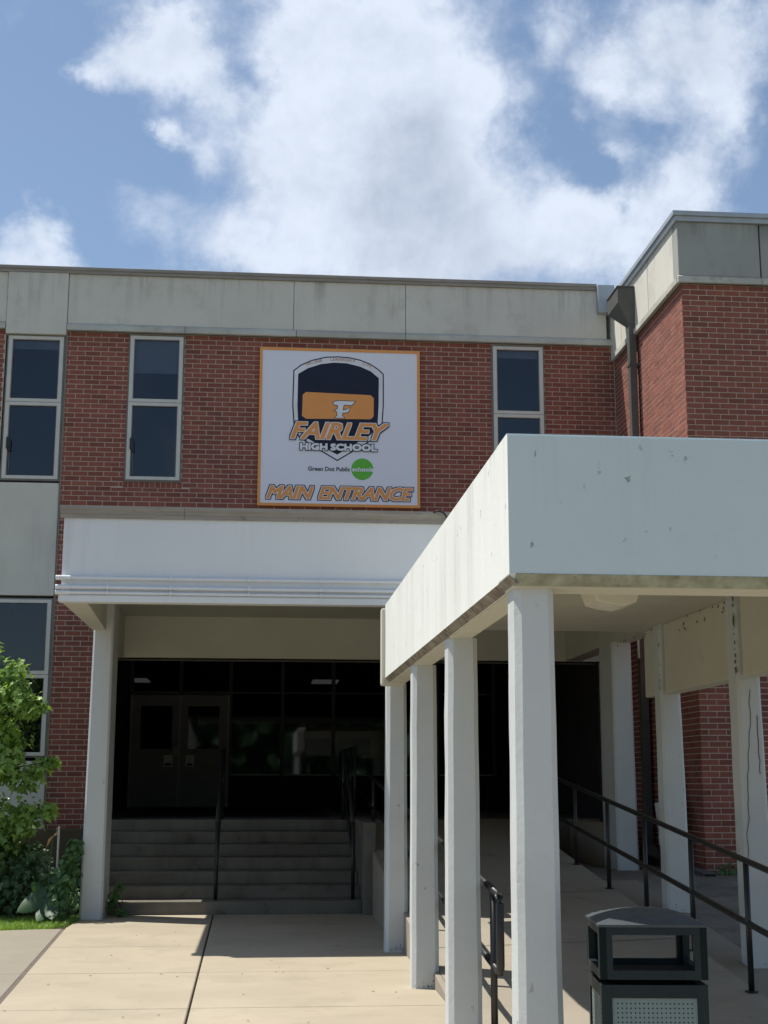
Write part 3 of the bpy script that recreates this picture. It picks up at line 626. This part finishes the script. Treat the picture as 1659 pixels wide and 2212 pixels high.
bx('beam', m_paintc, P, pr-.24, pr-.004, PF+.131, F-.024, 3.10, 3.638, bevel=.012)
def tapered(x0, x1, y0, y1, z0, z1, tx0=0, tx1=0, ty=0, bev=.022, name='column', m=m_col, parent=None, cuts=14, amp=.004):
    mb = MB(); i = 0
    mb.v += [(x0,y0,z0),(x1,y0,z0),(x1,y1,z0),(x0,y1,z0),(x0+tx0,y0+ty,z1),(x1-tx1,y0+ty,z1),(x1-tx1,y1,z1),(x0+tx0,y1,z1)]
    mb.f += [(0,3,2,1),(4,5,6,7),(0,1,5,4),(1,2,6,5),(2,3,7,6),(3,0,4,7)]; mb.mi += [0]*6
    me = mb.mesh(name, m, bevel=0)
    bm = bmesh.new(); bm.from_mesh(me)
    bmesh.ops.bevel(bm, geom=[e for e in bm.edges if abs(e.verts[0].co.z-e.verts[1].co.z) > .5], offset=bev, segments=1, affect='EDGES')
    bmesh.ops.subdivide_edges(bm, edges=[e for e in bm.edges if e.calc_length() > .8], cuts=cuts, use_grid_fill=True)
    for v in bm.verts: v.co += Vector((*noise.noise_vector(v.co*3.1+Vector((3,1,2)))[:2], 0))*amp
    bm.to_mesh(me); bm.free()
    return new(name, me, None, parent)
for x0, dz in ((-1.953, 0), (4.083, .36)): tapered(x0, x0+.255, 15.93, 16.55, dz-.02, 3.637 if dz == 0 else 3.10, tx0=.035 if dz == 0 else .0, tx1=-.0 if dz == 0 else .02, parent=P, amp=.002)
for z_, r_ in ((3.405,.016),(3.315,.017),(3.262,.014)):
    mb = MB(); mb.tube([(pl-.045,PF-.03,z_),(pl+.1,PF-.03,z_),(pl+2,PF-.03,z_-.002),(3.2,PF-.03,z_)], r_, 10); mb.tube([(pl-.05,PF-.03,z_),(pl+.09,PF-.03,z_)], r_+.007, 10)
    for q in (-1.5,-.9,-.15,.55): mb.box(q,q+.018,PF-.052,PF-.002,z_-r_-.004,z_+r_+.004)
    mb.build('conduit', m_paintp, P, smooth=False)
mb = MB(); mb.tube([(1.66,PF-.06,4.10),(1.70,PF-.09,4.115),(1.76,PF-.09,4.09),(1.80,PF-.08,4.03),(1.81,PF-.06,3.95),(1.81,PF-.03,3.85)], .008, 6); mb.tube([(1.69,PF-.06,4.11),(1.75,PF-.10,4.10),(1.79,PF-.09,4.04),(1.795,PF-.06,3.97)], .006, 6)
tag(mb.build('cable', m_cable, None, smooth=True), 'loose black cable loop hanging over the end of the brown portico trim', 'cable')
# low wall carrying the right portico column
tag(rough_mesh(bx('low_wall', m_conc2, None, 4.092, 4.33, 16.0, F-.03, .3, .995, bevel=.012), 5, .005), 'low grey concrete wall beside the top of the ramp', 'wall')
# ------------------------------------------------------------------ covered walkway
CW = thing('covered_walkway', 'pale painted concrete covered walkway over the ramp, on square columns', 'walkway canopy')
X0, X1, Y0, Y1 = 1.11, 3.95, 6.13, 12.48; ZB, ZT = 2.373, 3.076
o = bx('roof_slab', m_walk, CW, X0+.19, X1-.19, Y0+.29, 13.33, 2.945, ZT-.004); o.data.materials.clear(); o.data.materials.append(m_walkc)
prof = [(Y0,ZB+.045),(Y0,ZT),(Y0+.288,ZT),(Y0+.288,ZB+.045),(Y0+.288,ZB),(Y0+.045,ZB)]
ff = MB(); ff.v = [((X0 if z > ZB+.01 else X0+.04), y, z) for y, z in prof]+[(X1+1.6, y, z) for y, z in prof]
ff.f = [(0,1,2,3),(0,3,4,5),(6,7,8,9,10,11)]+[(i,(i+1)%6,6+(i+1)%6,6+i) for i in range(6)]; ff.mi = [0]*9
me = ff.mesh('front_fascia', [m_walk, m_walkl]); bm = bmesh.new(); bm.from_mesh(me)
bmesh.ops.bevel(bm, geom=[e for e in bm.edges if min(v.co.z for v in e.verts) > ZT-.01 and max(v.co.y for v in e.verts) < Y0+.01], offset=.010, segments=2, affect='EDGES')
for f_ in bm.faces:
    if f_.normal.x < -.7: f_.material_index = 1  # left end takes the sunlit copy of the paint
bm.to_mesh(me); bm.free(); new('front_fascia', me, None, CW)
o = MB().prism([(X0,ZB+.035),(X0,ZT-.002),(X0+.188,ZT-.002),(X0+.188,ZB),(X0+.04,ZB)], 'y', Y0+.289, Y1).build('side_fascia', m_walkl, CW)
bx('end_block', m_walkc, CW, X0-.034, X0+.19, Y1+.001, 12.62, ZB-.03, ZT-.03, bevel=.02)
MB().prism([(X0-.003,ZB+.035),(X0+.038,ZB-.004),(X0+.044,ZB+.002),(X0+.003,ZB+.040)], 'y', Y0+.012, Y1-.01).build('drip_edge', m_mold, CW)
MB().prism([(Y0-.003,ZB+.045),(Y0+.043,ZB-.004),(Y0+.05,ZB+.002),(Y0+.003,ZB+.05)], 'x', X0+.03, X1+1.6).build('drip_edge', m_moldg, CW)
# undersides
for (a, b, c, d) in ((X0+.05, X0+.185, Y0+.3, Y1-.01), (X0+.03, X1+1.5, Y0+.06, Y0+.284)): bx('soffit_strip', m_walkc, CW, a, b, c, d, ZB-.006, ZB+.01)
ck = 'column'
Lc = [(6.218,-.02),(8.505,-.02),(10.534,-.02),(12.74,-.02)]
for i, (y, zb) in enumerate(Lc): tapered(1.138, 1.340, y, y+.215, zb, ZB-.004, tx0=.012, tx1=.008, parent=CW, bev=.03)
for (y, zb) in ((8.50,.0),(10.56,.05),(12.656,.33)): tapered(3.700, 3.925, y, y+.22, zb-.05, 2.95, tx0=-.002, tx1=.045, parent=CW, bev=.022)
for a, b in ((Y0+.29,8.495),(8.725,10.555),(10.785,12.65),(12.88,13.33)):
    o = bx('side_beam', m_walkc, CW, 3.745, 3.90, a, b, 2.30, 2.944, bevel=.008); rough_mesh(o, 8, .003, 5)
# mould running down the joints at the right-hand columns
for (y, s) in ((10.54,1.0),(12.63,.5)):
    mb = MB(); random.seed(3)
    for q in range(int(30*s)):
        zz = random.uniform(2.32,2.94); r_ = random.uniform(.003,.009)*s; yy = y+random.uniform(.01,.03); mb.box(3.690, 3.697, yy-r_*.6, yy+r_, zz-r_*random.uniform(.6,2), zz+r_*random.uniform(.6,2))
    for q in range(int(22*s)):
        yy = y+.25+random.random()**2*1.5; zz = 2.94-random.random()**2*.12; r_ = random.uniform(.003,.008); mb.box(3.738,3.743,yy-r_,yy+r_,zz-r_*2.2,zz+r_)
    mb.build('mould_patch', m_moss, CW, kind='stuff')
# hairline cracks in the second column of the right row
cr = MB(); z_ = 2.2; x_ = 3.80
for q in range(26):
    nx = x_+random.uniform(-.014,.009); cr.prism([(x_-.002,z_),(x_+.0025,z_),(nx+.0025,z_-.055),(nx-.002,z_-.055)], 'y', 10.5545, 10.558); x_ = nx; z_ -= .055
cr.build('crack', m_joint, CW); cr = MB()
z_ = 2.0; x_ = 3.845
for q in range(9):
    nx = x_+random.uniform(-.008,.012); cr.prism([(x_-.002,z_),(x_+.003,z_),(nx+.003,z_-.05),(nx-.002,z_-.05)], 'y', 10.5545, 10.558); x_ = nx; z_ -= .05
cr.build('crack', m_joint, CW)
mb = MB(); mb.prism([(-.20,0),(-.16,-.11),(-.06,-.135),(.05,-.15),(.15,-.12),(.20,0)], 'y', -.19, .19); lm = mb.mesh('walkway_lamp', mat('lamp_lens', (.86,.84,.72), (.80,.77,.64), 5, .45), bevel=.012)
o = new('ceiling_lamp', lm, None, CW); o.location = (2.66, 10.35, 2.944)
# ------------------------------------------------------------------ handrails
def rail(name, label, x, ya, yb, posts, ztop, zmid, zbase, loop=None, group='black pipe handrails'):
    h = thing(name, label, 'handrail', group); r_ = .022
    def P_(y, f): return (x, y, f(y))
    n = max(2, int((yb-ya)/.8))
    for nm, f in (('top_rail', ztop), ('mid_rail', zmid)):
        if f is None: continue
        MB().tube([P_(ya+(yb-ya)*q/n, f) for q in range(n+1)], r_, 12).build(nm, m_black, h, smooth=True)
    for y in posts:
        MB().tube([(x,y,zbase(y)-.02),(x,y,ztop(y)-.012)], .021, 12).build('post', m_black, h, smooth=True)
        mb = MB(); mb.tube([(x,y,zbase(y)),(x,y,zbase(y)+.008)], .045, 12); mb.build('foot_plate', m_black, h)
    if loop:
        mb = MB(); mb.tube([(x,ya+.02,ztop(ya)),(x,ya-.03,ztop(ya)-.012),(x,ya-.045,ztop(ya)-.05),(x,ya-.045,zmid(ya)+.04),(x,ya-.03,zmid(ya)+.004),(x,ya+.03,zmid(ya)+.004)], .024, 12); mb.build('end_loop', m_black, h, smooth=True)
    return h
rail('handrail', 'black handrail with a looped end along the left edge of the ramp', 1.40, 8.26, 18.4, (8.45,10.2,12.0,13.8,15.6,17.4), lambda y: .838+.0745*(y-8.195), lambda y: .403+.0835*(y-8.195), rzl, True)
rail('handrail', 'black two-rail handrail sloping down the right side of the ramp', 3.37, 8.2, 18.4, (8.4,9.62,10.87,12.19,13.5,14.9,16.3,17.7), lambda y: .935+.0925*(y-9.4), lambda y: .515+.0905*(y-9.4), rz, False)
def srail(x, label):
    h = thing('handrail', label, 'handrail', 'black pipe handrails')
    MB().tube([(x,16.62,1.02),(x,17.2,1.30),(x,17.9,1.62),(x,18.5,1.89),(x,18.85,1.90)], .024, 12).build('top_rail', m_black, h, smooth=True)
    MB().tube([(x,16.62,.58),(x,17.9,1.17),(x,18.6,1.46)], .018, 10).build('mid_rail', m_black, h, smooth=True)
    for y, a, b in ((16.62,rise-.02,1.02),(18.62,LZ-.02,1.89)): MB().tube([(x,y,a),(x,y,b)], .023, 12).build('post', m_black, h, smooth=True)
srail(-.488, 'black handrail standing in the middle of the entrance steps'); srail(1.10, 'black handrail down the right edge of the entrance steps')
# landing guard rail in the recess
gq = thing('guard_rail', 'thin black guard rail on the dark landing between the steps and the ramp', 'railing')
MB().tube([(1.27,18.9,1.95),(1.27,22.4,1.95)], .02, 8).build('top_rail', m_black, gq, smooth=True); MB().tube([(1.27,18.9,1.5),(1.27,22.4,1.5)], .015, 8).build('mid_rail', m_black, gq, smooth=True)
for y in (18.9,19.8,20.7,21.6,22.4): MB().tube([(1.27,y,LZ),(1.27,y,1.95)], .018, 8).build('post', m_black, gq, smooth=True)
# ------------------------------------------------------------------ downspout
ds = thing('downspout', 'grey metal downspout with a wide rain head in the corner beside the brick wing', 'downspout')
hd = MB(); hy0, hy1, hx0, hx1 = 17.17, 17.72, 4.632, 4.902
hd.box(hx0,hx1,hy0,hy1,7.76,7.975); hd.build('rain_head', m_down, ds, bevel=.004)
MB().box(hx0-.012,hx1,hy0-.012,hy1+.012,7.975,7.99).build('rim', m_down, ds)
fn = MB(); fn.v += [(hx0,hy0,7.76),(hx1,hy0,7.76),(hx1,hy1,7.76),(hx0,hy1,7.76),(4.775,17.2,7.46),(4.87,17.2,7.46),(4.87,17.32,7.46),(4.775,17.32,7.46)]
fn.f += [(0,1,5,4),(1,2,6,5),(2,3,7,6),(3,0,4,7)]; fn.mi += [0]*4; fn.build('funnel', m_down, ds)
bx('pipe', m_down, ds, 4.775, 4.87, 17.2, 17.32, .62, 7.459, bevel=.008)
for z_ in (6.9,4.9,3.0): bx('pipe_strap', m_down, ds, 4.765, 4.908, 17.192, 17.33, z_, z_+.035)
MB().prism([(17.31,.62),(17.2,.62),(17.0,.50),(14.85,.43),(14.85,.54),(16.95,.62),(17.15,.72),(17.31,.72)], 'x', 4.73, 4.88).build('extension_pipe', m_down, ds, bevel=.008)
bx('pipe_mouth', m_hole, ds, 4.745, 4.865, 14.842, 14.849, .445, .525)
pl_ = thing('plastic_bundle', 'crumpled white plastic sheeting leaning in the corner behind the walkway columns', 'plastic sheet')
mb = MB(); 
for (a, b, ra_, rb_) in (((4.56,15.6,.60),(4.60,15.75,1.25),.05,.11),((4.62,15.7,.95),(4.72,15.95,1.62),.09,.045),((4.52,15.5,.98),(4.62,15.7,1.2),.07,.10)): mb.tube([a,tuple((p+q)/2+.02 for p,q in zip(a,b)),b],[ra_,(ra_+rb_)/2*1.2,rb_],9)
o = mb.build('sheet', m_white, pl_); rough_mesh(o, 4, .03, 9)
# ------------------------------------------------------------------ litter bin
tb = thing('litter_bin', 'dark green square litter bin with a domed lid and perforated panels under the canopy', 'litter bin')
tb.location = (1.705, 6.22, -.022); tb.rotation_euler = (0, 0, R(-6.5))
h_ = .225
fr_ = MB()
for sx in (-1,1):
    for sy in (-1,1): fr_.box(sx*h_ if sx < 0 else h_-.045, (-h_+.045) if sx < 0 else h_, sy*h_ if sy < 0 else h_-.045, (-h_+.045) if sy < 0 else h_, .03, .668)
for a in (.03, .615):
    t_ = a+.053
    fr_.box(-h_+.0455,h_-.0455,-h_,-h_+.04,a,t_); fr_.box(-h_+.0455,h_-.0455,h_-.04,h_,a,t_); fr_.box(-h_,-h_+.04,-h_+.0455,h_-.0455,a,t_); fr_.box(h_-.04,h_,-h_+.0455,h_-.0455,a,t_)
fr_.build('body_frame', m_green, tb)
bx('liner', m_hole, tb, -.18, .18, -.18, .18, .04, .64)
for k in range(4):
    pn = MB(); pn.box(-h_+.046, h_-.046, -h_+.008, -h_+.02, .084, .614); o = pn.build('side_panel', m_perf, tb); o.rotation_euler = (0,0,k*math.pi/2)
    hm = MB()
    for i in range(18):
        for j in range(27):
            x, z__ = -.1565+i*.0184, .592-j*.0187; rr_ = .0036; hm.poly([(x+rr_*math.cos(q*math.pi/3), -h_+.0072, z__+rr_*math.sin(q*math.pi/3)) for q in range(6)])
    o2 = new('perforations', hm.mesh('perforations', m_hole), None, tb, kind='stuff'); o2.rotation_euler = (0,0,k*math.pi/2)
bx('base', m_hole, tb, -.2, .2, -.2, .2, 0, .03)
hh = .228
hb = MB(); zb0, zb1, zo0, zo1 = .690, .912, .727, .872
for k in range(4):
    for (a,b,c,d) in ((-hh,hh,zb0,zo0),(-hh,hh,zo1,zb1),(-hh,-hh+.055,zo0,zo1),(hh-.055,hh,zo0,zo1)):
        i0 = len(hb.v); hb.box(a,b,-hh,-hh+.03,c,d)
        rot = Matrix.Rotation(k*math.pi/2, 3, 'Z')
        for q in range(i0, len(hb.v)): hb.v[q] = tuple(rot @ Vector(hb.v[q]))
hb.build('hood', m_green, tb)
bx('hood_floor', m_hole, tb, -.19, .19, -.19, .19, .69, .70)
me = bpy.data.meshes.new('lid'); bm = bmesh.new(); G = 14; gv = {}
for i in range(G+1):
    for j in range(G+1):
        x, y = -1+2*i/G, -1+2*j/G; q = max(abs(x),abs(y)); z__ = .914+.054*(1-q**1.7)**.9; gv[i,j] = bm.verts.new((x*(hh+.004),y*(hh+.004),z__))
for i in range(G):
    for j in range(G): bm.faces.new((gv[i,j],gv[i+1,j],gv[i+1,j+1],gv[i,j+1]))
ed = [gv[i,0] for i in range(G+1)]+[gv[G,j] for j in range(1,G+1)]+[gv[i,G] for i in range(G-1,-1,-1)]+[gv[0,j] for j in range(G-1,0,-1)]
lo = [bm.verts.new((v.co.x, v.co.y, .904)) for v in ed]
for i in range(len(ed)): bm.faces.new((ed[i-1], ed[i], lo[i], lo[i-1]))
bmesh.ops.recalc_face_normals(bm, faces=bm.faces); bm.to_mesh(me); bm.free()
lo_ = new('lid', me, m_lid, tb)
# ------------------------------------------------------------------ plants
LEAF5 = [(0,0),(.20,.04),(.50,.02),(.36,.20),(.50,.46),(.22,.42),(.16,.62),(0,1.0),(-.16,.62),(-.22,.42),(-.50,.46),(-.36,.20),(-.50,.02),(-.20,.04)]
OVAL = [(0,0),(.22,.18),(.33,.42),(.26,.7),(0,1),(-.26,.7),(-.33,.42),(-.22,.18)]
def leaves(name, spots, shape, m, parent, kind='stuff'):
    v = []; f = []
    for (p, s, nrm, droop) in spots:
        nrm = nrm.normalized(); a = random.uniform(0, 2*math.pi)
        t = nrm.cross(Vector((math.cos(a), math.sin(a), .3))).normalized(); t = (t+Vector((0,0,-droop))).normalized(); b = nrm.cross(t).normalized(); n2 = t.cross(b)
        i = len(v)
        for (x, y) in shape: v.append(tuple(p+b*x*s+t*y*s+n2*(abs(x)*.28-y*y*.18)*s))
        v.append(tuple(p+t*.35*s)); c = len(v)-1; n = len(shape)
        for q in range(n): f.append((i+q, i+(q+1)%n, c))
    me = bpy.data.meshes.new(name); me.from_pydata(v, [], f); return new(name, me, m, parent, kind=kind)
random.seed(11)
def rv(): return Vector((random.gauss(0,1),random.gauss(0,1),random.gauss(0,1)))
tree = thing('young_maple', 'bright green young maple tree with lobed leaves at the left corner by the windows', 'tree')
cl = [(-2.95,15.1,2.86,.20,70),(-2.62,15.0,2.62,.17,130),(-2.60,14.95,2.38,.24,190),(-2.85,15.0,2.35,.26,200),(-2.33,14.9,2.28,.10,46),(-2.45,14.95,2.25,.12,46),(-2.75,15.0,2.0,.26,200),(-2.6,15.0,1.85,.20,110),(-2.9,15.0,1.6,.32,210),
      (-2.62,14.9,1.62,.20,150),(-2.30,14.9,1.62,.13,60),(-2.18,14.85,1.68,.10,48),(-2.42,14.95,1.48,.17,90),(-2.20,14.9,1.20,.12,60),(-2.38,14.9,1.18,.18,110),(-2.5,14.95,1.02,.22,150),(-2.8,15.0,1.15,.30,260),(-2.72,15.0,.8,.28,250),(-2.85,15.1,.45,.3,220),(-3.3,15.2,2.2,.5,260),(-3.4,15.2,1.3,.5,260)]
KT = 1.085
sp = []
for (x,y,z,r_,n) in [(a*KT,b*KT,EYE+(c-EYE)*KT,d*KT,e) for a,b,c,d,e in cl]:
    c = Vector((x,y,z))
    for q in range(int(n*1.15)):
        d = rv().normalized()*r_*random.random()**.6*random.choice((1,1,1,1.25)); d.z *= .8
        sp.append((c+d, random.uniform(.05,.115), d.normalized()*.5+Vector((random.gauss(0,.35),-.25+random.gauss(0,.35),.85)), random.uniform(.2,.9)))
leaves('crown', sp, LEAF5, m_leaf, tree)
mb = MB(); mb.tube([(-3.15,15.35,-.1),(-3.12,15.3,.8),(-3.05,15.2,1.7),(-2.95,15.15,2.5),(-2.95,15.1,2.95)], [.045,.038,.03,.018,.006], 8); mb.v = [(p[0]*KT,p[1]*KT,max(-.1,EYE+(p[2]-EYE)*KT)) for p in mb.v]; mb.build('trunk', m_bark, tree, smooth=True)
mb = MB()
for (a,b,c) in (((-3.08,15.25,1.4),(-2.6,15.0,1.62),(-2.15,14.85,1.70)),((-3.1,15.3,.8),(-2.6,15.0,1.05),(-2.18,14.9,1.22)),((-3.0,15.2,2.0),(-2.7,15.0,2.3),(-2.33,14.9,2.32)),((-2.98,15.18,2.2),(-2.8,15.05,2.5),(-2.6,15,2.75))): mb.tube([a,b,c],[.014,.009,.004],6)
mb.v = [(p[0]*KT,p[1]*KT,EYE+(p[2]-EYE)*KT) for p in mb.v]; mb.build('branches', m_bark, tree, smooth=True)
ivy = []
for q in range(7500):
    x = random.uniform(-5.2,-1.98); y = random.uniform(16.05,F-.15); base = .10+.30*min(1,(y-15.7)/1.6)+.14*noise.noise(Vector((x*2.2,y*2.2,3)))
    if x > -2.9 and y > 17.3: base = min(base, .30)
    zz = max(.0, base*random.random()**.35)
    ivy.append((Vector((x,y,zz)), random.uniform(.035,.085), Vector((random.gauss(0,.5),-.6+random.gauss(0,.4),.8)), .3))
leaves('ivy_ground_cover', ivy, OVAL, m_ivy, None)
def shrub(name, label, cat, cls, smin, smax, m, shape=OVAL, stem=True, kind='stuff'):
    t = thing(name, label, cat); s = []
    for (x,y,z,r_,n) in cls:
        for q in range(n):
            d = rv().normalized()*r_*random.random()**.5; s.append((Vector((x,y,z))+d, random.uniform(smin,smax), d.normalized()*.4+Vector((random.gauss(0,.3),-.5,.8)), random.uniform(.1,.6)))
    leaves('foliage', s, shape, m, t)
    if stem:
        mb = MB()
        for (x,y,z,r_,n) in cls[:4]: mb.tube([(cls[-1][0],cls[-1][1],-.04),((x+cls[-1][0])/2+.02,y,z*.5),(x,y,z)],.005,5)
        mb.build('stems', m_bark, t, smooth=True)
    return t
shrub('creeper', 'leafy vine climbing at the left foot of the portico column', 'climbing plant', [(-2.03,15.86,.78,.09,50),(-2.05,15.8,.62,.12,70),(-2.08,15.8,.48,.15,90),(-2.12,15.75,.32,.18,110),(-2.2,15.8,.16,.2,110)], .05,.095, m_creep)
shrub('weed', 'small leafy weed growing between the portico column and the bottom step', 'weed', [(-1.55,16.25,.33,.06,14),(-1.60,16.25,.24,.07,24),(-1.62,16.25,.13,.08,26),(-1.52,16.2,.05,.06,16)], .045,.08, m_creep)
shrub('shrub', 'dark shade shrub filling the bed between the maple and the low wall', 'shrub', [(-2.55,16.3,.62,.22,240),(-2.85,16.3,.7,.28,260),(-3.3,16.3,.6,.35,260),(-2.4,16.4,.35,.22,180),(-2.7,16.2,.35,.3,240)], .05,.10, m_ivy, LEAF5)
shrub('weed', 'tuft of low weeds at the foot of the brick wing near the drain mouth', 'weed', [(5.12,15.05,.56,.10,50),(5.3,15.0,.56,.1,50),(5.0,15.05,.54,.07,30)], .03,.06, m_creep, stem=False)
# broad-leaved lily
cn = thing('lily_plant', 'broad-leaved lily with a tall stem and wilted orange flower in the bed', 'plant')
mb = MB(); mb.tube([(-2.27,15.75,0),(-2.265,15.75,.4),(-2.25,15.75,.85),(-2.20,15.75,.99)], [.011,.010,.008,.004], 7); mb.build('stem', m_broad, cn, smooth=True)
mb = MB()
for (dx,dz) in ((-.07,-.13),(-.05,-.10),(.05,.06),(-.03,-.06)): mb.tube([(-2.24,15.75,.90),(-2.24+dx*.6,15.74,.90+dz*.3),(-2.24+dx,15.74,.90+dz)], [.006,.012,.003], 6)
mb.build('wilted_flower', m_twig, cn, smooth=True)
def bigleaf(base, tip, w, arch):
    base, tip = Vector(base), Vector(tip); d = tip-base; side = d.cross(Vector((0,1,-.45))).normalized(); up = side.cross(d).normalized(); v = []; f = []; n = 9
    for i in range(n+1):
        t = i/n; c = base+d*t+up*arch*math.sin(math.pi*t); ww = w*math.sin(math.pi*min(1,t**.75))**.8*.5+.002
        v += [tuple(c-side*ww+up*ww*.35), tuple(c), tuple(c+side*ww+up*ww*.35)]
    for i in range(n):
        a = i*3; f += [(a,a+1,a+4,a+3),(a+1,a+2,a+5,a+4)]
    me = bpy.data.meshes.new('leaf'); me.from_pydata(v, [], f); me.polygons.foreach_set('use_smooth',[True]*len(f)); return new('leaf', me, m_broad, cn)
for b, t, w, a in (((-2.29,15.72,.36),(-2.55,15.5,.12),.19,.06),((-2.26,15.72,.32),(-2.17,15.45,.05),.18,.04),((-2.27,15.74,.50),(-2.36,15.62,.50),.07,.03),((-2.26,15.74,.42),(-2.02,15.7,.60),.11,.06),((-2.28,15.74,.3),(-2.42,15.6,.42),.10,.05),((-2.27,15.74,.28),(-2.32,15.45,.03),.15,.05)): bigleaf(b,t,w,a)
tag(MB().tube([(-2.205,15.9,0),(-2.205,15.9,1.0)], .012, 8).build('garden_stake', m_alu, None), 'thin pale garden stake upright in the bed beside the lily', 'stake')
tag(rough_mesh(bx('retaining_wall', m_retain, None, -4.6, -2.1, 17.45, 17.65, -.05, .92, bevel=.015), 12, .01, 3), 'low old brown masonry wall in the bed below the brick wall', 'wall')
mb = MB(); mb.tube([(-1.97,16.7,1.35),(-1.99,16.7,1.1),(-2.02,16.7,.98),(-2.05,16.7,.90),(-2.02,16.7,.8),(-2.06,16.7,.6),(-2.04,16.7,.2)], [.012,.014,.022,.015,.024,.018,.02], 8)
tag(mb.build('hose', m_cable, None, smooth=True), 'dark hose hanging down behind the left portico column', 'hose')
# grass strip
gb = MB(); gv_ = []; gf_ = []
random.seed(5)
for q in range(26000):
    x = random.uniform(-4.6,-1.93); lo_y = back(x)+.03 if x < -2.0 else 15.15; y = random.uniform(lo_y-.02, 16.3)
    if x > -2.12 and y < 15.3+(x+2.12)*2: continue
    if noise.noise(Vector((x*5,y*5,0))) < -.32: continue
    h = random.uniform(.03,.075)*(1.2 if random.random() < .1 else 1); a = random.uniform(0,6.28); w = .0035; dx, dy = math.cos(a)*w, math.sin(a)*w; lx, ly = random.gauss(0,.022), random.gauss(0,.022)
    i = len(gv_); gv_ += [(x-dx,y-dy,-.03),(x+dx,y+dy,-.03),(x+lx*.5+dx*.7,y+ly*.5+dy*.7,h*.6-.03),(x+lx*.5-dx*.7,y+ly*.5-dy*.7,h*.6-.03),(x+lx*1.3,y+ly*1.3,h-.03)]; gf_ += [(i,i+1,i+2,i+3),(i+3,i+2,i+4)]
me = bpy.data.meshes.new('grass'); me.from_pydata(gv_, [], gf_); new('grass', me, m_grass, None, kind='stuff')
# small dead leaves and grit lying on the walk
dv = MB()
for q in range(70):
    x, y = random.uniform(-1.7,1.2), random.uniform(7.5,15.9); s = random.uniform(.006,.018); a = random.uniform(0,3.1); c_, s_ = math.cos(a)*s, math.sin(a)*s
    dv.poly([(x-c_,y-s_,.003),(x+s_*.4,y-c_*.4,.006),(x+c_,y+s_,.004),(x-s_*.4,y+c_*.4,.007)])
dv.build('leaf_litter', m_bark, None, kind='stuff')
# mould spots at the column feet
mp_ = MB()
for (x0,x1,y,zb) in ((1.138,1.34,10.534,0),(1.138,1.34,12.74,0),(3.70,3.925,10.56,.07),(3.70,3.92,12.656,.31)):
    for q in range(11):
        x = random.uniform(x0+.02,x1-.02); z__ = zb+.01+abs(random.gauss(0,.03)); s = random.uniform(.0015,.005); mp_.box(x-s,x+s,y-.004,y+.004,z__-s,z__+s*random.uniform(.6,2))
mp_.build('mould_patch', m_moss, CW, kind='stuff')

# the wood far behind the camera, which the dark entrance glass mirrors
random.seed(21)
wd_ = []
for q in range(22000):
    x = random.uniform(-75,80); t = random.random()**1.3; top = 8.5+3*noise.noise(Vector((x*.11,1,0)))+1.5*noise.noise(Vector((x*.4,5,0)))
    wd_.append((Vector((x, -62-random.random()*7, top*t**.6)), random.uniform(.8,1.7), Vector((random.gauss(0,.6),.8,.6+random.gauss(0,.3))), .3))
leaves('far_wood', wd_, OVAL, m_ivy, None)

for o in bpy.data.objects:
    if o.parent: continue
    l_ = {'grass': ('short bright lawn grass along the curved back edge of the left path', 'grass'), 'ivy_ground_cover': ('dark green ivy covering the bed below the brick wall', 'ground cover'),
          'leaf_litter': ('small dry leaf scraps scattered on the pale concrete walk', 'leaf litter'), 'far_wood': ('dark green wood far behind the camera, seen only mirrored in the entrance glass', 'trees')}.get(o.name)
    if l_: tag(o, *l_)
